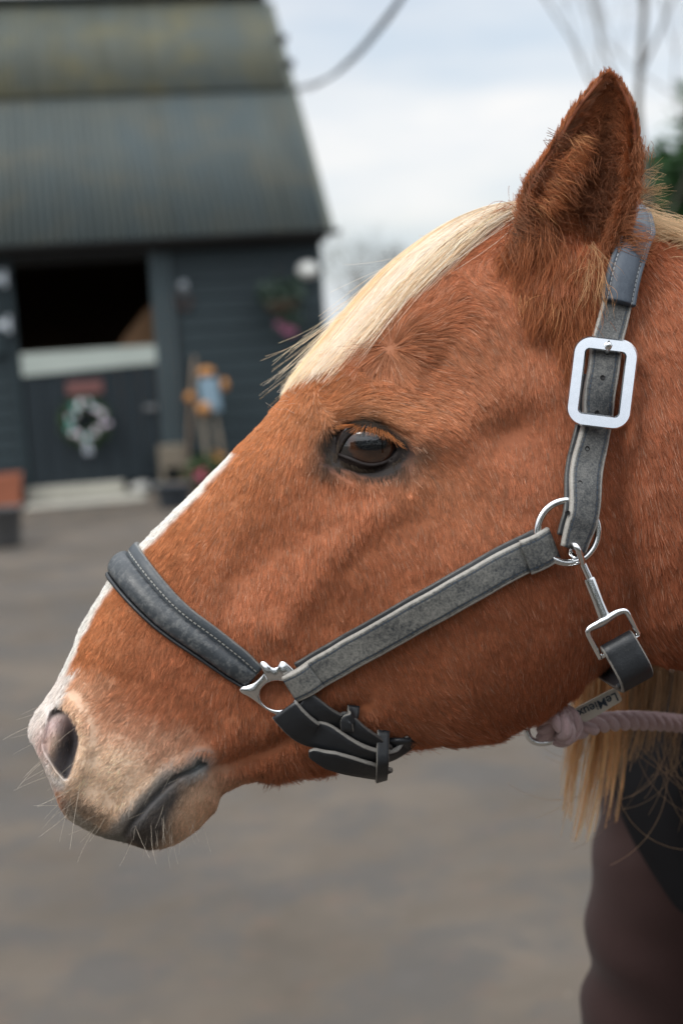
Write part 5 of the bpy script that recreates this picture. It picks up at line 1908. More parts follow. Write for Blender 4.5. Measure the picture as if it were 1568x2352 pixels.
# lower door and its pale top strip
ld = MB()
n_b = 7
for i in range(n_b):
    a_ = DS0 - .005 + (DS1 + .02 - DS0) * i / n_b
    b_ = DS0 - .005 + (DS1 + .02 - DS0) * (i + 1) / n_b - .006
    ld.box(a_, b_, -.040, .0, .12, ZS - .18)
lower = ld.build('lower_door', DOOR, st)
mb = MB()
mb.add([(DS0 - .01, -.062, ZS - .215), (DS1 + .015, -.062, ZS - .175), (DS1 + .015, -.062, ZS), (DS0 - .01, -.062, ZS), (DS0 - .01, .01, ZS - .215), (DS1 + .015, .01, ZS - .175), (DS1 + .015, .01, ZS), (DS0 - .01, .01, ZS)],
       [(0, 1, 2, 3), (5, 4, 7, 6), (4, 5, 1, 0), (3, 2, 6, 7), (4, 0, 3, 7), (1, 5, 6, 2)])
mb.build('top_strip', PALE, lower)
mb = MB()
mb.box(DS1 - .14, DS1 - .02, -.066, -.042, .80, .84)
mb.box(DS1 - .05, DS1 - .03, -.085, -.066, .79, .85)
mb.build('bolt', plain('bolt_grey', (.30, .31, .32), .4, metallic=.8), lower)
mb = MB()
mb.box(fac(62, 1115)[0], fac(285, 1115)[0], -.11, -.03, .015, .13)
mb.build('door_sill', plain('sill_pale', (.36, .35, .30), .8, .3, 8), st, bevel=.01)
# upper door folded back on the wall
mb = MB()
u0 = DS0 - .12
for i in range(6):
    mb.box(u0 - 1.25 + i * .205, u0 - 1.25 + i * .205 + .20, -.085, -.045, ZS + .01, ZT)
ud = mb.build('upper_door', BOARD, st)
mb = MB()
HGM = plain('hinge_galvanised', (.42, .46, .50), .4, .2, metallic=.3)
for z in (fac(12, 640)[1], fac(18, 745)[1]):
    mb = MB()
    mb.box(u0 - .55, u0 + .05, -.098, -.088, z - .035, z + .035)
    mb.tube([(u0 + .03, -.095, z - .08), (u0 + .03, -.095, z + .08)], .022, 10)
    mb.build('hinge', HGM, ud)
# fascia, gutter
mb = MB()
mb.box(-7.0, WR + .04, -.16, -.13, ZE - .10, ZE + .01)
mb.box(-7.0, WR + .03, -.13, .03, ZE - .10, ZE - .08)
mb.build('fascia', FASC, st)
mb = MB()
v = []
for i, s_ in enumerate((-7.0, WR + .16)):
    for k in range(9):
        a_ = math.pi + math.pi * k / 8
        v.append((s_, -.215 + .055 * math.cos(a_), ZE + .005 + .055 * math.sin(a_)))
    for k in range(8, -1, -1):
        a_ = math.pi + math.pi * k / 8
        v.append((s_, -.215 + .048 * math.cos(a_), ZE + .005 + .048 * math.sin(a_)))
mb.add(v, [(k, (k + 1) % 18, 18 + (k + 1) % 18, 18 + k) for k in range(18)] + [tuple(range(17, -1, -1)), tuple(range(18, 36))])
mb.build('gutter', FASC, st)
# roof: two tiers of corrugated sheet each side
def roof_mat(name, cols, green):
    t = NT(name)
    oc = t.coord()
    st1 = t.noise(t.mapv(oc, (9, .5, .5)), 1.0, 5, .65)
    st2 = t.noise(t.mapv(oc, (2.6, .35, .35)), 1.0, 4, .6)
    pt = t.noise(oc, 1.6, 5, .6)
    c = t.mix(t.ramp(st1, [(.3, 0.), (.7, 1.)]), cols[0], cols[1])
    c = t.mix(t.math('MULTIPLY', t.ramp(st2, [(.42, 0.), (.60, 1.)]), .8), c, cols[2])
    c = t.mix(t.math('MULTIPLY', t.ramp(pt, [(.48, 0.), (.66, 1.)]), green), c, cols[3])
    t.base(c)
    t.set(Roughness=.8, Specular_IOR_Level=.3)
    t.bump(t.noise(oc, 40, 4), .3, .005)
    return t.m
RM_UP = roof_mat('roof_mossy', [(.054, .060, .048), (.086, .092, .074), (.060, .074, .072), (.105, .096, .052)], .75)
RM_LO = roof_mat('roof_grey_blue', [(.040, .050, .049), (.062, .074, .070), (.046, .063, .068), (.082, .078, .058)], .55)
def sheet(name, mat, b0, z0, b1, z1, s0, s1, th=.012, waves=None):
    per = .076
    n = int((s1 - s0) / per * 8)
    s_ = np.linspace(s0, s1, n + 1)
    dn = unit(np.array([-(z1 - z0), (b1 - b0)]))            # normal of the slope in (b, z)
    if dn[1] < 0:
        dn = -dn
    h = .017 * np.cos(2 * np.pi * s_ / per)
    v = []
    for off in (0, -th):
        for (b_, z_) in ((b0, z0), (b1, z1)):
            v.append(np.stack([s_, b_ + dn[0] * (h + off), z_ + dn[1] * (h + off)], 1))
    v = np.concatenate(v)
    m = n + 1
    f = []
    for j in range(n):
        f += [(j, j + 1, m + j + 1, m + j), (2 * m + j, 3 * m + j, 3 * m + j + 1, 2 * m + j + 1), (j, 2 * m + j, 2 * m + j + 1, j + 1), (m + j, m + j + 1, 3 * m + j + 1, 3 * m + j)]
    f += [(0, m, 3 * m, 2 * m), (n, 2 * m + n, 3 * m + n, m + n)]
    return mesh_obj(name, v, f, mat, st, True)
RS = WR + .05
BM, ZM = fac(680, 236)[0], None
bm_ = 1.50
EB, EZ = -.20, ZE + .01
sl = (RZ - EZ) / (RB - EB)
sheet('lower_roof', RM_LO, EB, EZ, bm_ + .12, EZ + sl * (bm_ + .12 - EB), -7.0, RS)
sheet('upper_roof', RM_UP, bm_, EZ + sl * (bm_ - EB) + .045, RB, RZ + .045, -7.0, RS - .02)
sheet('rear_roof', RM_UP, RB, RZ + .040, 2 * RB + .2, EZ, -7.0, RS)
mb = MB()
mb.bar((-7.0, RB, RZ + .075), (RS, RB, RZ + .075), .24, .05)
mb.build('ridge_cap', RM_LO, st, bevel=.02)
mb = MB()
mb.bar((RS + .005, EB, EZ - .05), (RS + .005, RB, RZ - .03), .03, .13, up=(1, 0, 0))
mb.build('bargeboard', wood('barge_green_grey', (.085, .095, .078), (.125, .135, .110)), st)
for q_ in (.20, .32):
    mb = MB()
    b_ = RB - (RB - EB) * q_
    mb.box(RS + .02, RS + .11, b_ - .05, b_ + .05, EZ + sl * (b_ - EB) - .02, EZ + sl * (b_ - EB) + .05)
    mb.build('cable_bracket', FASC, st)

def at_fac(px, py, b=-.05):
    s_, z_ = fac(px, py, b)
    return BA + BE * s_ + BN * b + np.array([0, 0, z_ - BA[2]])
ST_M = Matrix.Translation(Vector(BA)) @ Matrix.Rotation(YAW, 4, 'Z')
def on_wall(name, px, py, b):
    o = empty(name, tuple(at_fac(px, py, b)), YAW)
    return o

# wall lamp
o = on_wall('wall_lamp', 706, 620, -.03)
tag(o, 'small round white bulkhead lamp high on the boarded stable wall by its corner', 'lamp')
mb = MB()
v0 = [(.105, 0), (.11, .02), (.10, .035)]
def disc_y(mb, prof, c=(0, 0, 0), k=24, sx=1, sz=1):
    n = len(prof)
    v = [(c[0] + sx * r_ * math.cos(2 * math.pi * j / k), c[1] - y_, c[2] + sz * r_ * math.sin(2 * math.pi * j / k)) for r_, y_ in prof for j in range(k)]
    f = [(i * k + j, i * k + (j + 1) % k, (i + 1) * k + (j + 1) % k, (i + 1) * k + j) for i in range(n - 1) for j in range(k)]
    f += [tuple(range(k - 1, -1, -1)), tuple(range((n - 1) * k, n * k))]
    mb.add(v, f)
disc_y(mb, [(.10, 0), (.105, .02), (.098, .04)], sx=1.0, sz=.85)
mb.build('lamp_base', plain('lamp_white', (.72, .73, .70), .4, .05), o, True)
mb = MB()
disc_y(mb, [(.088, .041), (.085, .06), (.07, .085), (.04, .10), (.01, .105)], sx=1.0, sz=.85)
mb.build('lamp_diffuser', plain('lamp_opal', (.82, .83, .80), .25, .04), o, True)

# plaque
o = on_wall('plaque', 195, 890, -.045)
tag(o, 'dull red name board screwed on the navy door above the wreath', 'sign')
mb = MB()
mb.box(-.17, .17, -.012, 0, -.062, .062)
mb.build('board', plain('plaque_red', (.15, .060, .055), .6, .4, 25), o, bevel=.004)

# wreath with baubles
o = on_wall('wreath', 196, 968, -.06)
tag(o, 'round green christmas wreath with white, lilac and teal baubles on the navy door', 'wreath')
r_ = np.random.default_rng(77)
nl = 1500
a_ = r_.uniform(0, 2 * math.pi, nl)
rr = .162 + r_.normal(0, .034, nl)
cpos_ = np.stack([rr * np.cos(a_), -.03 - np.abs(r_.normal(0, .022, nl)), rr * np.sin(a_)], 1)
d_ = unit(r_.standard_normal((nl, 3)) + np.stack([np.cos(a_), -.4 + 0 * a_, np.sin(a_)], 1) * .6)
e_ = unit(np.cross(d_, r_.standard_normal((nl, 3))))
V = np.stack([cpos_, cpos_ + d_ * .03 + e_ * .006, cpos_ + d_ * .06, cpos_ + d_ * .03 - e_ * .006], 1).reshape(-1, 3)
mesh_obj('foliage', V, [(4 * i, 4 * i + 1, 4 * i + 2, 4 * i + 3) for i in range(nl)], plain('wreath_green', (.035, .075, .020), .6, .5, 20), o, False)
BB = [plain('bauble_white', (.72, .70, .74), .18, .05), plain('bauble_lilac', (.52, .45, .55), .18, .08), plain('bauble_teal', (.12, .42, .38), .15, .1)]
for i in range(28):
    a2 = i / 28 * 2 * math.pi + r_.normal() * .10
    q_ = .160 + r_.normal() * .028
    mb = MB()
    mb.ball((q_ * math.cos(a2), -.085 - r_.random() * .02, q_ * math.sin(a2)), r_.uniform(.019, .027), 9)
    mb.build('bauble', BB[int(r_.choice(3, p=[.5, .28, .22]))], o, True)
mb = MB()
for dx_ in (-.012, .014):
    mb.add([(dx_ - .012, -.09, -.17), (dx_ + .012, -.085, -.17), (dx_ * 1.7 + .02, -.07, -.33 + abs(dx_)), (dx_ * 1.7 - .012, -.075, -.30), (dx_ - .012, -.086, -.17), (dx_ + .012, -.081, -.17), (dx_ * 1.7 + .02, -.066, -.33 + abs(dx_)), (dx_ * 1.7 - .012, -.071, -.30)],
           [(0, 1, 2, 3), (7, 6, 5, 4), (0, 4, 5, 1), (1, 5, 6, 2), (2, 6, 7, 3), (3, 7, 4, 0)])
mb.build('ribbon', plain('ribbon_silver', (.55, .60, .68), .35, .1), o)

def leaves(mb, n, c, r3, size, rg, up=.3):
    c = np.asarray(c, float)
    u = unit(rg.standard_normal((n, 3))) * (rg.random((n, 1)) ** .45)
    p_ = c + u * np.asarray(r3)
    d_ = unit(rg.standard_normal((n, 3)) + np.array([0, 0, up]))
    e_ = unit(np.cross(d_, rg.standard_normal((n, 3))))
    sz = size * rg.uniform(.6, 1.4, (n, 1))
    V = np.stack([p_, p_ + d_ * sz * .5 + e_ * sz * .3, p_ + d_ * sz, p_ + d_ * sz * .5 - e_ * sz * .3], 1).reshape(-1, 3)
    mb.add(V, [(4 * i, 4 * i + 1, 4 * i + 2, 4 * i + 3) for i in range(n)])

# hanging basket
o = on_wall('hanging_basket', 648, 690, -.26)
tag(o, 'hanging basket of dark green leaves and a pink flower on the stable wall', 'hanging basket')
mb = MB()
prof = [(.02, -.17), (.10, -.14), (.15, -.07), (.17, .0), (.155, .0), (.13, -.06), (.02, -.12)]
mb.lathe(prof, (0, 0, 0), 20)
mb.build('basket', plain('basket_brown', (.05, .035, .022), .9), o, True)
mb = MB()
leaves(mb, 700, (0, 0, .05), (.24, .18, .15), .06, r_)
leaves(mb, 200, (.05, -.03, -.16), (.16, .14, .16), .055, r_, -.8)
mb.build('foliage', plain('basket_leaves', (.018, .042, .026), .6, .5, 20), o)
mb = MB()
mb.tube([(0, .24, .30), (0, .05, .33), (0, 0, .30)], .008, 8)
mb.tube([(0, .24, .10), (0, .10, .22), (0, .02, .32)], .006, 8)
for k in range(3):
    mb.tube([(.16 * math.cos(k * 2.09), .16 * math.sin(k * 2.09), 0), (0, 0, .30)], .003, 6)
mb.build('bracket', FASC, o, True)
mb = MB()
for q_ in range(5):
    leaves(mb, 26, (.04 + r_.normal() * .05, -.16, -.28 + r_.normal() * .03), (.035, .02, .035), .035, r_)
mb.build('flower', plain('flower_pink', (.30, .10, .18), .6), o)

# things along the foot of the wall
def foot(name, px, py, b):
    s_, _ = fac(px, py, b)
    p_ = BA + BE * s_ + BN * b
    return empty(name, (p_[0], p_[1], 0), YAW)
BRK = plain('terracotta', (.26, .085, .045), .8, .3, 14, bump=.3)
o = foot('planter', 8, 1120, -.30)
tag(o, 'square terracotta red planter standing left of the navy door', 'planter')
mb = MB()
mb.add([(-.15, -.14, 0), (.15, -.14, 0), (.15, .14, 0), (-.15, .14, 0), (-.18, -.17, .30), (.18, -.17, .30), (.18, .17, .30), (-.18, .17, .30), (-.15, -.14, .30), (.15, -.14, .30), (.15, .14, .30), (-.15, .14, .30), (-.13, -.12, .2), (.13, -.12, .2), (.13, .12, .2), (-.13, .12, .2)],
       [(3, 2, 1, 0), (0, 1, 5, 4), (1, 2, 6, 5), (2, 3, 7, 6), (3, 0, 4, 7), (4, 5, 9, 8), (5, 6, 10, 9), (6, 7, 11, 10), (7, 4, 8, 11), (8, 9, 13, 12), (9, 10, 14, 13), (10, 11, 15, 14), (11, 8, 12, 15), (12, 13, 14, 15)])
mb.build('pot', BRK, o)
mb = MB(); mb.box(-.128, .128, -.118, .118, .205, .25)
mb.build('soil', plain('soil', (.03, .022, .015), .95, .5, 40, bump=.8), o)
mb = MB()
mb.box(-7, fac(330, 1150)[0], -.75, -.12, -.02, .012)
tag(mb.build('door_apron', STONE, None, bevel=.004), kind='structure')
bpy.data.objects['door_apron'].location = BA
bpy.data.objects['door_apron'].rotation_euler = (0, 0, YAW)
for nm, px, py, b, sz, lab in (('stone', 320, 1092, -.16, .085, 'pale rounded stone on the ground by the right edge of the navy door'), ('stone', 357, 1095, -.14, .065, 'smaller pale stone between the larger stone and the weathered box')):
    o = foot(nm, px, py, b)
    tag(o, lab, 'stone', 'pale stones beside the door')
    mb = MB(); mb.ball((0, 0, sz * .6), sz, 10, (1.15, .9, .75))
    v_ = mb.v[0]; v_ += (vnoise(v_, 14, 5) * sz * .22)[:, None] * unit(v_ - np.array([0, 0, sz * .6]))
    mb.build('rock', plain('pale_rock', (.34, .34, .32), .85, .3, 20), o, True)
o = foot('box_planter', 400, 1120, -.22)
tag(o, 'weathered grey wooden box on legs standing by the blue grey post', 'wooden box')
mb = MB()
WTH = wood('weathered_timber', (.15, .125, .095), (.25, .22, .17), .85)
zt = fac(400, 1022, -.22)[1]
for i in range(3):
    mb.box(-.12, .12, -.12, .12, zt - .20 + i * .068, zt - .20 + i * .068 + .062)
mb.build('box_boards', WTH, o)
for a_ in (-.10, .10):
    for b_ in (-.10, .10):
        mb = MB(); mb.box(a_ - .02, a_ + .02, b_ - .02, b_ + .02, 0, zt - .202)
        mb.build('leg', WTH, o)
mb = MB(); mb.box(-.10, .10, -.10, .10, .08, .10)
mb.build('shelf', WTH, o)
# broom leaning on the wall
o = foot('broom', 430, 1140, -.42)
tag(o, 'wooden handled yard broom leaning upright against the dark boarded wall', 'broom')
s0_, z0_ = fac(447, 820, -.05)
base_s = fac(430, 1140, -.42)[0]
mb = MB(); mb.tube([(0, 0, .10), (s0_ - base_s, .36, z0_)], .017, 10)
mb.build('handle', wood('broom_handle', (.17, .125, .09), (.25, .19, .14), .7, (14, 14, 2)), o, True)
mb = MB(); mb.box(-.16, .16, -.03, .03, .07, .11)
mb.build('head', wood('broom_head', (.16, .10, .06)), o, bevel=.006)
mb = MB()
for i in range(160):
    x_, y_ = r_.uniform(-.15, .15), r_.uniform(-.025, .025)
    mb.bar((x_, y_, .072), (x_ + r_.normal() * .012, y_ * 1.4, 0.002), .004, .004, (1, 0, 0))
mb.build('bristles', plain('bristle', (.10, .06, .03), .9), o)
# garden figure
o = foot('garden_figure', 492, 1120, -.34)
tag(o, 'garden figure with a blue body and orange round head and hands on two wooden legs', 'garden ornament')
sB = fac(492, 1120, -.34)[0]
def fg(px, py): 
    a_, b_ = fac(px, py, -.34)
    return a_ - sB, b_
BLU = plain('figure_blue', (.18, .27, .34), .55, .25, 15)
ORG = plain('figure_orange', (.40, .18, .05), .55, .2, 15)
x0, z1 = fg(452, 868); x1, z0 = fg(512, 945)
mb = MB()
mb.add([(x0 + .02, -.06, z0), (x1 - .01, -.06, z0), (x1 - .03, -.05, z1), (x0 + .02, -.05, z1), (x0 + .02, .06, z0), (x1 - .01, .06, z0), (x1 - .03, .05, z1), (x0 + .02, .05, z1)],
       [(0, 1, 2, 3), (5, 4, 7, 6), (4, 5, 1, 0), (3, 2, 6, 7), (4, 0, 3, 7), (1, 5, 6, 2)])
mb.build('body', BLU, o, bevel=.03)
for nm, px, py, r0, sq in (('head', 474, 855, .085, (1, .9, .62)), ('hand', 437, 912, .050, (1, 1, 1)), ('hand', 516, 884, .055, (.7, 1, 1.2)), ('pot', 467, 938, .068, (1, 1, .95))):
    a_, b_ = fg(px, py)
    mb = MB(); mb.ball((a_, -.06 if nm == 'pot' else 0, b_), r0, 10, sq)
    mb.build(nm, ORG, o, True)
for (xa_, ya_), (xb_, yb_) in (((490, 945), (508, 1030)), ((462, 945), (478, 1060))):
    a_, b_ = fg(xa_, ya_); c_, d_ = fg(xb_, yb_)
    mb = MB(); mb.tube([(a_, 0, b_), (c_, -.02, d_), (c_ + .01, -.02, .0)], .024, 10)
    mb.build('leg', WTH, o, True)
for lab, px, py, w_, h_, c_, n_, fl_ in (('low bushy green plant with a pink flower below the garden figure', 475, 1130, .22, .36, (.035, .065, .018), 520, [((.50, .10, .16), -.06, .16, 34), ((.50, .24, .05), .13, .33, 30)]),):
    o = foot('plant', px, py, -.36)
    tag(o, lab, 'plant')
    mb = MB()
    leaves(mb, n_, (0, 0, h_ * .5), (w_, .15, h_ * .5), .07, r_)
    mb.build('foliage', plain('plant_leaves', c_, .6, .5, 20), o)
    mb = MB()
    mb.lathe([(.09, 0), (.12, .14), (.125, .15), (.11, .15), (.08, .02)], (0, 0, 0), 20)
    mb.build('pot', plain('pot_dark', (.06, .05, .045), .8), o, True)
    for cc, x_, z_, k_ in fl_:
        mb = MB(); leaves(mb, k_, (x_, -.16, z_), (.05, .03, .045), .04, r_)
        mb.build('flower', plain('flower_petals', cc, .6), o)
def bucket(name, loc, r0, h, mat, lab, cat, hm, sc=(1, 1)):
    o = empty(name, loc)
    tag(o, lab, cat)
    mb = MB()
    mb.lathe([(r0 * .78, 0), (r0 * .84, h * .1), (r0, h * .97), (r0 * 1.05, h), (r0 * .97, h), (r0 * .93, h * .9), (r0 * .76, .03)], (0, 0, 0), 28)
    mb.build('tub', mat, o, True)
    for s_ in (-1, 1):
        mb = MB()
        mb.tube([(s_ * r0 * 1.0, -.06, h * .93), (s_ * (r0 + .05), -.05, h + .03), (s_ * (r0 + .05), .05, h + .03), (s_ * r0 * 1.0, .06, h * .93)], .012, 8)
        mb.build('handle', hm, o, True)
    return o
RUB = plain('rubber_black', (.030, .038, .048), .6, .2)
p_ = on_ground(402, 1165)
bucket('bucket', (p_[0], p_[1], 0), .155, .20, RUB, 'dark blue rubber bucket on the ground under the weathered box', 'bucket', RUB)
p_ = on_ground(8, 1255)
RUB2 = plain('rubber_grey', (.055, .055, .056), .7, .3)
bucket('feed_tub', (p_[0], p_[1], 0), .16, .29, RUB2, 'tall grey rubber feed tub alone on the open yard', 'bucket', RUB2)
# small fittings on the wall
o = on_wall('tether_ring', 421, 655, -.03)
tag(o, 'small grey metal disc with a ring on the boards right of the door', 'tether ring')
mb = MB(); disc_y(mb, [(.045, 0), (.045, .012), (.03, .02)])
mb.build('back_plate', plain('zinc', (.26, .29, .32), .5), o, True)
mb = MB(); mb.tube([(.035 * math.cos(k * math.pi / 10), -.03, -.05 + .035 * math.sin(k * math.pi / 10)) for k in range(20)], .006, 8, closed=True)
mb.build('ring', plain('zinc_ring', (.22, .24, .26), .5), o, True)
o = on_wall('horseshoe', 423, 692, -.03)
tag(o, 'rusty horseshoe nailed on the boards under the metal disc', 'horseshoe')
mb = MB()
for sgn_ in (-1, 1):
    ang_ = np.linspace(math.pi / 2, math.pi / 2 + sgn_ * 2.5, 14)
    pts_ = [(.065 * math.cos(a_), -.015, -.075 * math.sin(a_)) for a_ in ang_]
    mb.tube(pts_, np.linspace(.014, .010, 14), 8)
mb.build('iron', plain('rust', (.065, .035, .028), .8, .4), o, True)

# ------------------------------------------------------------------ cable from the roof edge to a pole behind the camera
cA = BA + BE * (RS + .08) + BN * .95 + np.array([0, 0, EZ + sl * (.95 - EB) + .02])
# find the attachment along the verge nearest to the photographed point
best = None
for q_ in np.linspace(.2, 2.6, 80):
    p_ = BA + BE * (RS + .03) + BN * q_ + np.array([0, 0, EZ + sl * (q_ - EB) + .0])
    x_, y_, _ = proj(p_)
    if best is None or abs(y_ - 205) < best[0]:
        best = (abs(y_ - 205), p_, x_, y_)
cA = best[1]
cB = P(1165., -420., 6.2)
mid = P(800., 146., 10.2)
cpts = resample(np.array([cA, P(745., 184., 11.6), P(815., 132., 10.2), P(870., 70., 9.1), P(920., 0., 8.2), P(1010., -160., 7.2), cB, cB + np.array([.5, -2.6, .35]), cB + np.array([1.0, -8.0, .6])]), 90)
o = empty('overhead_cable', tuple(cA))
tag(o, 'dark overhead cable sagging from the stable roof edge up across the pale sky', 'cable')
v, f = tube_mesh(cpts - np.asarray(o.location), .013, 8)
mesh_obj('wire', v, f, FASC, o)
v, f = tube_mesh(cpts[:60:1] - np.asarray(o.location) + np.stack([0 * cpts[:60, 0], 0 * cpts[:60, 0], -.035 * np.sin(np.linspace(0, 9, 60))], 1), .007, 6)
mesh_obj('stay_wire', v, f, FASC, o)
pl = cpts[-1]
o = empty('utility_pole', (pl[0], pl[1], 0))
tag(o, 'tall brown timber utility pole carrying the overhead cable', 'utility pole')
mb = MB(); mb.tube([(0, 0, 0), (0, 0, pl[2] + .5)], [.14, .10], 14)
mb.build('shaft', wood('pole_brown', (.08, .055, .035), None, .9, (14, 14, 1)), o, True)
mb = MB(); mb.lathe([(.03, 0), (.05, .03), (.03, .08), (.045, .11), (.02, .15)], (.0, .13, pl[2] - .08), 12)
mb.build('insulator', plain('insulator_white', (.6, .6, .58), .3), o, True)

# ------------------------------------------------------------------ trees
BARK = plain('bark_grey', (.11, .10, .085), .9, .35, 8, bump=.5, bdist=.02)
def bare_tree(name, base, h, lean, seed, lab, spread=.55, depth=5, r0=.16, group=None):
    rg = np.random.default_rng(seed)
    trunk, twig = MB(), MB()
    def grow_b(p, d, L, r_, lev):
        n = 6
        pts = [p]
        dd = d.copy()
        for i in range(n):
            dd = unit(dd + rg.normal(0, .10, 3) + np.array([0, 0, .05]))
            pts.append(pts[-1] + dd * L / n)
        pts = np.array(pts)
        (trunk if lev < 2 else twig).tube(pts, np.linspace(r_, r_ * .62, n + 1), 7 if lev < 2 else 4, cap=lev < 2)
        if lev >= depth:
            return
        kids = 4 if lev else 9
        for k in range(kids):
            f_ = rg.uniform(.35, 1.0) if lev else .28 + .72 * k / (kids - 1)
            i = min(n - 1, int(f_ * n))
            q_ = pts[i] + (pts[i + 1] - pts[i]) * (f_ * n - i)
            side = unit(np.cross(dd, rg.standard_normal(3)))
            nd = unit(dd * rg.uniform(.45, .9) + side * spread * rg.uniform(.7, 1.4) + np.array([0, 0, .12]))
            grow_b(q_, nd, L * rg.uniform(.42, .66), r_ * (.48 if lev else .40), lev + 1)
    o = empty(name, (base[0], base[1], 0))
    grow_b(np.array([0, 0, -.05]), unit(np.array([lean[0], lean[1], 1.0])), h, r0, 0)
    trunk.build('trunk', BARK, o, True)
    twig.build('twigs', BARK, o, True)
    tag(o, lab, 'tree', group)
    return o
b_ = P(1520., 900., 19.0)
bare_tree('bare_tree', (b_[0], b_[1]), 8.2, (.0, 0), 5, 'tall bare winter tree with fine twigs standing in front of the dark green conifer', .6, 5, .058)
NEED = NT('conifer_green')
oc = NEED.coord()
NEED.base(NEED.mix(NEED.noise(oc, 1.4, 4), (.014, .055, .012), (.034, .105, .024)))
NEED.set(Roughness=.6)
def conifer(name, base, h, rad, seed, lab, n=9000):
    rg = np.random.default_rng(seed)
    o = empty(name, (base[0], base[1], 0))
    mb = MB(); mb.tube([(0, 0, 0), (0, 0, h * .97)], [.22, .03], 10)
    mb.build('trunk', BARK, o, True)
    P_ = []
    D_ = []
    nb = 150
    for i in range(nb):
        f_ = (i + rg.random()) / nb
        z_ = .25 + (h - .3) * f_
        L = rad * (1 - f_) ** .75 * rg.uniform(.65, 1.1) + .12
        a_ = rg.uniform(0, 6.283)
        m = max(8, int(n / nb * (L / rad) * 1.6))
        u = rg.random(m) ** .7
        p_ = np.stack([np.cos(a_) * L * u, np.sin(a_) * L * u, z_ - .22 * L * u + .18 * L * u ** 2], 1) + rg.standard_normal((m, 3)) * np.array([.11, .11, .07]) * (.6 + .8 * u[:, None])
        P_.append(p_)
        D_.append(unit(np.array([math.cos(a_), math.sin(a_), .15]) + rg.standard_normal((m, 3)) * .55))
    P_, D_ = np.concatenate(P_), np.concatenate(D_)
    E_ = unit(np.cross(D_, rg.standard_normal(P_.shape)))
    sz = rg.uniform(.16, .34, (len(P_), 1))
    V = np.stack([P_, P_ + D_ * sz * .5 + E_ * sz * .22, P_ + D_ * sz, P_ + D_ * sz * .5 - E_ * sz * .22], 1).reshape(-1, 3)
    mesh_obj('crown', V, [(4 * i, 4 * i + 1, 4 * i + 2, 4 * i + 3) for i in range(len(P_))], NEED.m, o, False)
    tag(o, lab, 'tree')
b_ = P(1748., 900., 22.0)
conifer('conifer', (b_[0], b_[1]), 5.2, 3.9, 8, 'dense dark green conifer behind the neck of the horse', 42000)
for i, (px, d_, h_) in enumerate(((700, 44, 4.6), (800, 50, 5.2), (875, 47, 4.4), (960, 52, 5.0))):
    b_ = P(float(px), 760., float(d_))
    bare_tree('distant_tree', (b_[0], b_[1]), h_ * .62, (0, 0), 20 + i, 'small bare tree far off in the field beyond the stable', .7, 3, .07, 'bare trees far off beyond the stable')
# tall hedge added unseen behind the camera to darken reflections in eye and steel
o = empty('hedge', (0, -5.0, 0))
tag(o, 'long tall dark hedge, unseen, added behind the camera for its reflection', 'hedge')
mb = MB()
rg = np.random.default_rng(91)
n_ = 9000
p_ = np.stack([rg.uniform(-14, 14, n_), rg.normal(0, .35, n_), rg.uniform(0, 1, n_) ** .8 * 3.7], 1)
p_[:, 2] *= 1 + .16 * vnoise(np.stack([p_[:, 0], 0 * p_[:, 0], 0 * p_[:, 0]], 1), .5, 6)
d_ = unit(rg.standard_normal((n_, 3)))
e_ = unit(np.cross(d_, rg.standard_normal((n_, 3))))
sz = .30
V = np.stack([p_ - d_ * sz * .5, p_ + e_ * sz * .3, p_ + d_ * sz * .5, p_ - e_ * sz * .3], 1).reshape(-1, 3)
mesh_obj('foliage', V, [(4 * i, 4 * i + 1, 4 * i + 2, 4 * i + 3) for i in range(n_)], plain('hedge_green', (.030, .042, .020), .7, .4, 3), o, False)
mb = MB()
for x_ in np.arange(-13.5, 14, 1.5):
    mb.tube([(x_, 0, 0), (x_ + .1, .03, 1.2), (x_ - .05, 0, 2.2)], [.06, .045, .02], 7)
mb.build('stems', BARK, o, True)

# ------------------------------------------------------------------ person holding the rope
def union(name, pieces, mat, parent, disp=None):
    o = mesh_obj(name, *pieces[0], mat)
    fix_normals(o)
    tmp = []
    for v_, f_ in pieces[1:]:
        q_ = mesh_obj('piece', v_, f_, None)
        fix_normals(q_)
        tmp.append(q_)
        m = o.modifiers.new('join', 'BOOLEAN'); m.operation = 'UNION'; m.solver = 'MANIFOLD'; m.object = q_
    bpy.context.view_layer.update()
    me = bpy.data.meshes.new_from_object(o.evaluated_get(bpy.context.evaluated_depsgraph_get()))
    o.modifiers.clear()
    o.data = me
    me.name = name
    if not me.materials:
        me.materials.append(mat)
    for q_ in tmp:
        d_ = q_.data
        bpy.data.objects.remove(q_); bpy.data.meshes.remove(d_)
    if disp:
        nv_ = len(me.vertices)
        co = np.empty(nv_ * 3, np.float32); me.vertices.foreach_get('co', co); co = co.reshape(-1, 3)
        no = np.empty(nv_ * 3, np.float32); me.vertices.foreach_get('normal', no); no = no.reshape(-1, 3)
        co = co + no * disp(co)[:, None]
        me.vertices.foreach_set('co', co.astype(np.float32).ravel())
        me.update()
    me.polygons.foreach_set('use_smooth', [True] * len(me.polygons))
    o.parent = parent
    o.matrix_parent_inverse = Matrix.Translation(-parent.location)
    return o
def limb(pts, n=50, k=28, asp=None):
    """Tapered limb: rows x, y, z, radius."""
    rs_ = resample(np.array(pts, float), n)
    return tube_mesh(rs_[:, :3], rs_[:, 3], k)
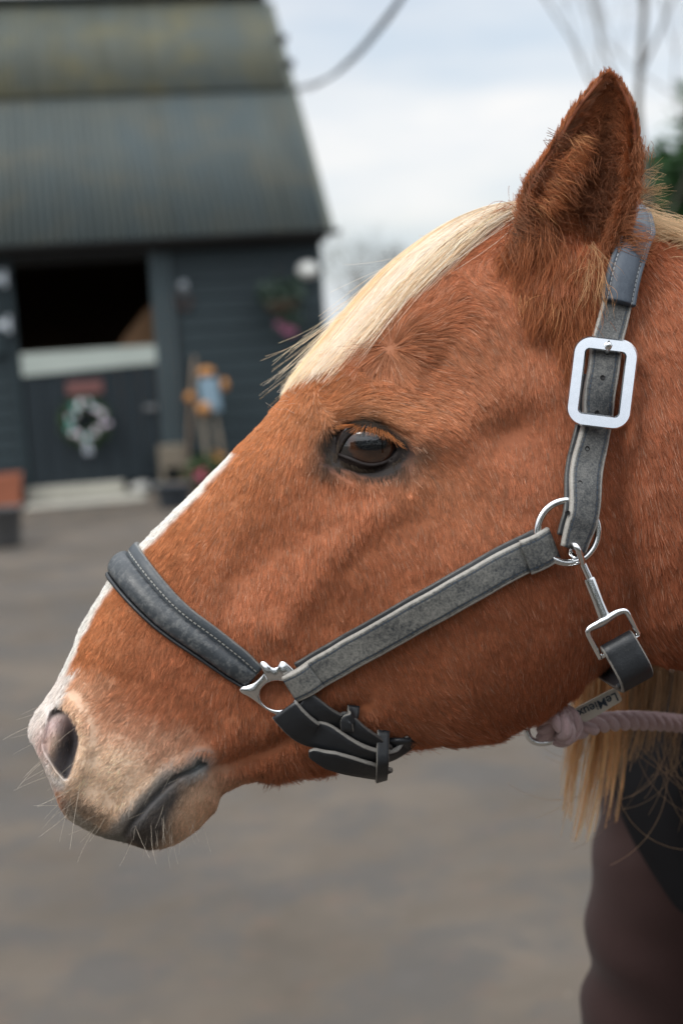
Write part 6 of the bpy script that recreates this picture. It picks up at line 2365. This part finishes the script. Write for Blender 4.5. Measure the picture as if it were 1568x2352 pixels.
def trunk_loft(rows, k=40):
    """Stacked elliptical sections: x, y, z, half depth (x), half width (y)."""
    rs_ = resample(np.array(rows, float), 60)
    th = np.arange(k) * 2 * np.pi / k
    v_ = np.stack([np.stack([rs_[:, 0] + rs_[:, 3] * np.cos(a_), rs_[:, 1] + rs_[:, 4] * np.sin(a_), rs_[:, 2]], 1) for a_ in th], 1).reshape(-1, 3)
    n = len(rs_)
    f_ = [(i * k + j, i * k + (j + 1) % k, (i + 1) * k + (j + 1) % k, (i + 1) * k + j) for i in range(n - 1) for j in range(k)]
    return v_, f_ + [tuple(range(k - 1, -1, -1)), tuple(range((n - 1) * k, n * k))]
def pw(px, py, d):
    return tuple(P(float(px), float(py), float(d)))
hip = np.array(pw(1600, 1720, 1.56))
hip = hip + np.array([.24, .02, 0])
per = empty('person', (hip[0], hip[1], 0))
tag(per, 'person in mauve trousers and an open black jacket holding the pink rope behind the horse', 'person')
hx, hy = hip[0], hip[1]
k1 = np.array(pw(1512, 2640, 1.46))
near_leg = [(*pw(1590, 1660, 1.49), .088), (*pw(1582, 1800, 1.475), .087), (*pw(1580, 2000, 1.465), .0855), (*pw(1566, 2200, 1.46), .084), (*pw(1534, 2400, 1.46), .082), (*k1, .064),
            (k1[0] + .05, k1[1] + .01, .34, .058), (k1[0] + .08, k1[1] + .01, .12, .046), (k1[0] + .085, k1[1] + .01, .04, .05)]
far_leg = [(hx + .02, hy + .16, .95, .088), (hx + .03, hy + .16, .75, .085), (hx + .02, hy + .15, .5, .065), (hx + .05, hy + .16, .3, .056), (hx + .08, hy + .16, .04, .05)]
SK = plain('skin_tone', (.50, .27, .19), .5, .1, 40)
th_ = hand
palm_c = np.array(th_)
sh1 = np.array([hx + .02, hy - .12, 1.42]); el1 = np.array([hx + .12, hy - .24, 1.13])
wr1 = palm_c + np.array([.085, .035, .02])
sh2 = np.array([hx + .05, hy + .34, 1.42]); el2 = np.array([hx + .12, hy + .42, 1.14]); wr2 = np.array([hx + .12, hy + .40, .92])
tc_y = hy + .10
pieces = [trunk_loft([(hx + .03, tc_y, .88, .10, .16), (hx + .03, tc_y, .98, .11, .165), (hx + .03, tc_y, 1.12, .095, .14), (hx + .02, tc_y, 1.30, .105, .165), (hx + .02, tc_y, 1.42, .09, .17), (hx + .02, tc_y, 1.475, .06, .09)]),
          limb([(hx + .02, tc_y, 1.42, .06), (hx + .01, tc_y, 1.50, .052), (hx - .01, tc_y, 1.58, .05)], 20),
          limb([(hx - .012, tc_y, 1.505, .03), (hx - .028, tc_y, 1.54, .062), (hx - .018, tc_y, 1.62, .086), (hx + .0, tc_y, 1.69, .088), (hx + .005, tc_y, 1.735, .055), (hx + .005, tc_y, 1.75, .02)], 40),
          limb([(hx - .10, tc_y, 1.63, .010), (hx - .115, tc_y, 1.605, .014), (hx - .095, tc_y, 1.59, .016)], 12, 12),
          limb([(hx + .0, tc_y - .080, 1.64, .012), (hx + .004, tc_y - .088, 1.62, .02), (hx + .0, tc_y - .080, 1.59, .012)], 12, 12),
          limb([(hx + .0, tc_y + .080, 1.64, .012), (hx + .004, tc_y + .088, 1.62, .02), (hx + .0, tc_y + .080, 1.59, .012)], 12, 12),
          limb([(*sh1, .055), (*(sh1 * .5 + el1 * .5), .048), (*el1, .040), (*(el1 * .5 + wr1 * .5), .036), (*wr1, .026)], 40),
          limb([(*sh2, .055), (*(sh2 * .5 + el2 * .5), .048), (*el2, .040), (*(el2 * .5 + wr2 * .5), .036), (*wr2, .026)], 40),
          limb([(x, y, z, max(.03, r0 - .018)) for x, y, z, r0 in near_leg]), limb([(x, y, z, max(.03, r0 - .015)) for x, y, z, r0 in far_leg])]
def hand_pieces(w, c, dirn, side, curl):
    """Palm, four curled fingers of unequal length and a thumb; dirn: wrist to knuckles, side: across the palm towards the thumb, curl: where the fingers close."""
    dirn, side, curl = unit(dirn), unit(side), unit(curl)
    out = [limb([(*w, .024), (*(w + dirn * .03), .030), (*(w + dirn * .065), .032), (*(w + dirn * .085), .026)], 16, 16)]
    for i, L in enumerate((.072, .080, .075, .058)):
        b0 = w + dirn * .072 + side * (.027 - .018 * i)
        p1 = b0 + dirn * L * .35 + curl * L * .12
        p2 = p1 + dirn * L * .10 + curl * L * .36
        p3 = p2 - dirn * L * .20 + curl * L * .16
        out.append(limb([(*b0, .0098), (*p1, .0092), (*p2, .0084), (*p3, .0072)], 18, 12))
    b0 = w + dirn * .028 + side * .026
    out.append(limb([(*b0, .0125), (*(b0 + dirn * .022 + side * .016 + curl * .010), .0110), (*(b0 + dirn * .042 + side * .010 + curl * .028), .0095), (*(b0 + dirn * .050 - side * .006 + curl * .036), .0078)], 18, 12))
    return out
pieces += hand_pieces(wr1, palm_c, palm_c - wr1, np.array([-.2, .2, 1]), np.array([.25, -1, .1]))
pieces += hand_pieces(wr2, wr2, np.array([-.25, 0, -1]), np.array([-1, 0, .2]), np.array([0, -1, 0]))
union('body', pieces, SK, per)
t = NT('mauve_cloth')
oc = t.coord()
fz = t.noise(oc, 500, 3, .7)
t.base(t.mix(t.noise(oc, 7, 4), t.mix(fz, (.026, .013, .012), (.040, .021, .019)), (.019, .010, .009)))
t.set(Roughness=.92, Specular_IOR_Level=.15, Sheen_Weight=.05)
t.bump(fz, .5, .0015)
MAUVE = t.m
def wrinkle(co):
    z = co[:, 2]
    a_ = vnoise(np.stack([co[:, 0] * 3, co[:, 1] * 3, z * 14 + co[:, 0] * 5], 1), 1.0, 61)
    b2 = vnoise(np.stack([co[:, 0] * 8, co[:, 1] * 8, z * 26 - co[:, 0] * 9], 1), 1.0, 62)
    fold = np.sin((z * 1.0 + co[:, 0] * .55 + .02 * a_) * 2 * np.pi / .085) * np.exp(-((z - .80) / .10) ** 2) * .0035 * (1 + a_)
    return .006 * a_ + .005 * b2 + fold
def grow_r(pts, d):
    return [(x, y, z, r0 + d) for x, y, z, r0 in pts]
union('trousers', [limb(grow_r(near_leg[:-1], .010), 120, 48), limb(grow_r(far_leg[:-1], .012), 90, 40),
                   trunk_loft([(hx + .03, tc_y, .80, .075, .13), (hx + .03, tc_y, .90, .115, .178), (hx + .03, tc_y, 1.0, .118, .175), (hx + .03, tc_y, 1.04, .10, .15)], 60)], MAUVE, per, wrinkle)
t = NT('black_jacket')
oc = t.coord()
t.base(t.mix(t.noise(oc, 9, 4), (.006, .006, .007), (.014, .014, .016)))
t.set(Roughness=.85, Specular_IOR_Level=.12)
t.bump(t.noise(oc, 60, 4), .4, .003)
JACK = t.m
def jwr(co):
    return .006 * vnoise(np.stack([co[:, 0] * 6, co[:, 1] * 6, co[:, 2] * 12], 1), 1.0, 63)
union('jacket', [trunk_loft([(hx + .03, tc_y, 1.02, .135, .195), (hx + .03, tc_y, 1.12, .120, .165), (hx + .02, tc_y, 1.30, .128, .185), (hx + .02, tc_y, 1.42, .105, .19), (hx + .02, tc_y, 1.49, .07, .10)], 60),
                 limb([(*sh1, .072), (*(sh1 * .5 + el1 * .5), .064), (*el1, .056), (*(el1 * .5 + wr1 * .5), .050), (*(el1 * .15 + wr1 * .85), .040)], 50, 30),
                 limb([(*sh2, .072), (*(sh2 * .5 + el2 * .5), .064), (*el2, .056), (*(el2 * .5 + wr2 * .5), .050), (*(el2 * .15 + wr2 * .85), .040)], 50, 30)], JACK, per, jwr)
# open lower front of the jacket: a cut-away panel hanging over the near thigh
edge = resample(np.array([(1380, 1540), (1388, 1640), (1396, 1740), (1412, 1835), (1440, 1908), (1482, 1982), (1525, 2048), (1568, 2108), (1640, 2190), (1720, 2240)], float), 44)
Vo, Vi = [], []
us = np.linspace(0, 1, 50)
for i_, (x_, y_) in enumerate(edge):
    q_ = i_ / 43
    X_ = x_ + (2350 - x_) * us
    Y_ = y_ + (1560 + 720 * q_ - y_) * us
    D_ = 1.372 - .075 * np.sin(np.pi * np.minimum(us * 1.15, 1)) + .010 * np.sin(us * 22 + q_ * 5) * (.25 + q_) * np.minimum(1, us * 8) + .17 * us ** 3
    Vo.append(P(X_, Y_, D_)); Vi.append(P(X_, Y_, D_ + .007))
v_, f_ = shell(np.array(Vo), np.array(Vi))
o = mesh_obj('jacket_hem', v_, f_, JACK)
fix_normals(o)
o.parent = per
o.matrix_parent_inverse = Matrix.Translation(-per.location)
BOOT = plain('boot_black', (.015, .015, .016), .4, .2)
for nm, (fx, fy) in (('boot', (k1[0] + .085, k1[1] + .01)), ('boot', (hx + .08, hy + .16))):
    union(nm, [limb([(fx, fy, .30, .066), (fx, fy, .15, .058), (fx, fy, .05, .055), (fx, fy, .012, .05)], 24, 20),
               limb([(fx + .05, fy, .045, .035), (fx, fy, .05, .045), (fx - .09, fy, .042, .042), (fx - .15, fy, .034, .034), (fx - .18, fy, .03, .02)], 24, 20)], BOOT, per)
mb = MB()
mb.ball((hx + .022, tc_y, 1.668), .1, 16, (.90, .96, 1.0))
mb.ball((hx + .070, tc_y, 1.58), .06, 12, (.7, 1.1, 1.3))
hc_ = mb.build('hair_cap', plain('hair_brown', (.07, .04, .024), .6, .3, 60, bump=.6), per, True)
hc_.matrix_parent_inverse = Matrix.Translation(-per.location)
for s_ in (-1, 1):
    mb = MB(); mb.ball((hx - .082, tc_y + s_ * .034, 1.634), .013, 8, (.7, 1.1, .8))
    e_ = mb.build('eye', plain('eye_dark', (.04, .03, .025), .15, .1), per, True)
    e_.matrix_parent_inverse = Matrix.Translation(-per.location)
rg = np.random.default_rng(88)
n_ = 3000
u_ = unit(rg.standard_normal((n_, 3)) + np.array([.5, 0, .6]))
u_ = u_[u_[:, 0] > -.55 + .2 * np.abs(u_[:, 1])]
n_ = len(u_)
rt_ = np.array([hx, tc_y, 1.655]) + u_ * np.array([.088, .086, .098])
uu = np.linspace(0, 1, 8)[None, :, None]
pt_ = rt_[:, None] + u_[:, None] * .016 * np.sin(uu * 2) + np.array([.04, 0, -.22]) * uu ** 1.2 * np.array([1, 1, 1]) * rg.uniform(.6, 1.1, (n_, 1, 1))
hh = make_hair('hair', pt_, np.full(n_, .0009), np.array([.09, .05, .03]) * rg.uniform(.6, 1.3, (n_, 1)), u_, per, .6)
hh.matrix_parent_inverse = Matrix.Translation(-per.location)
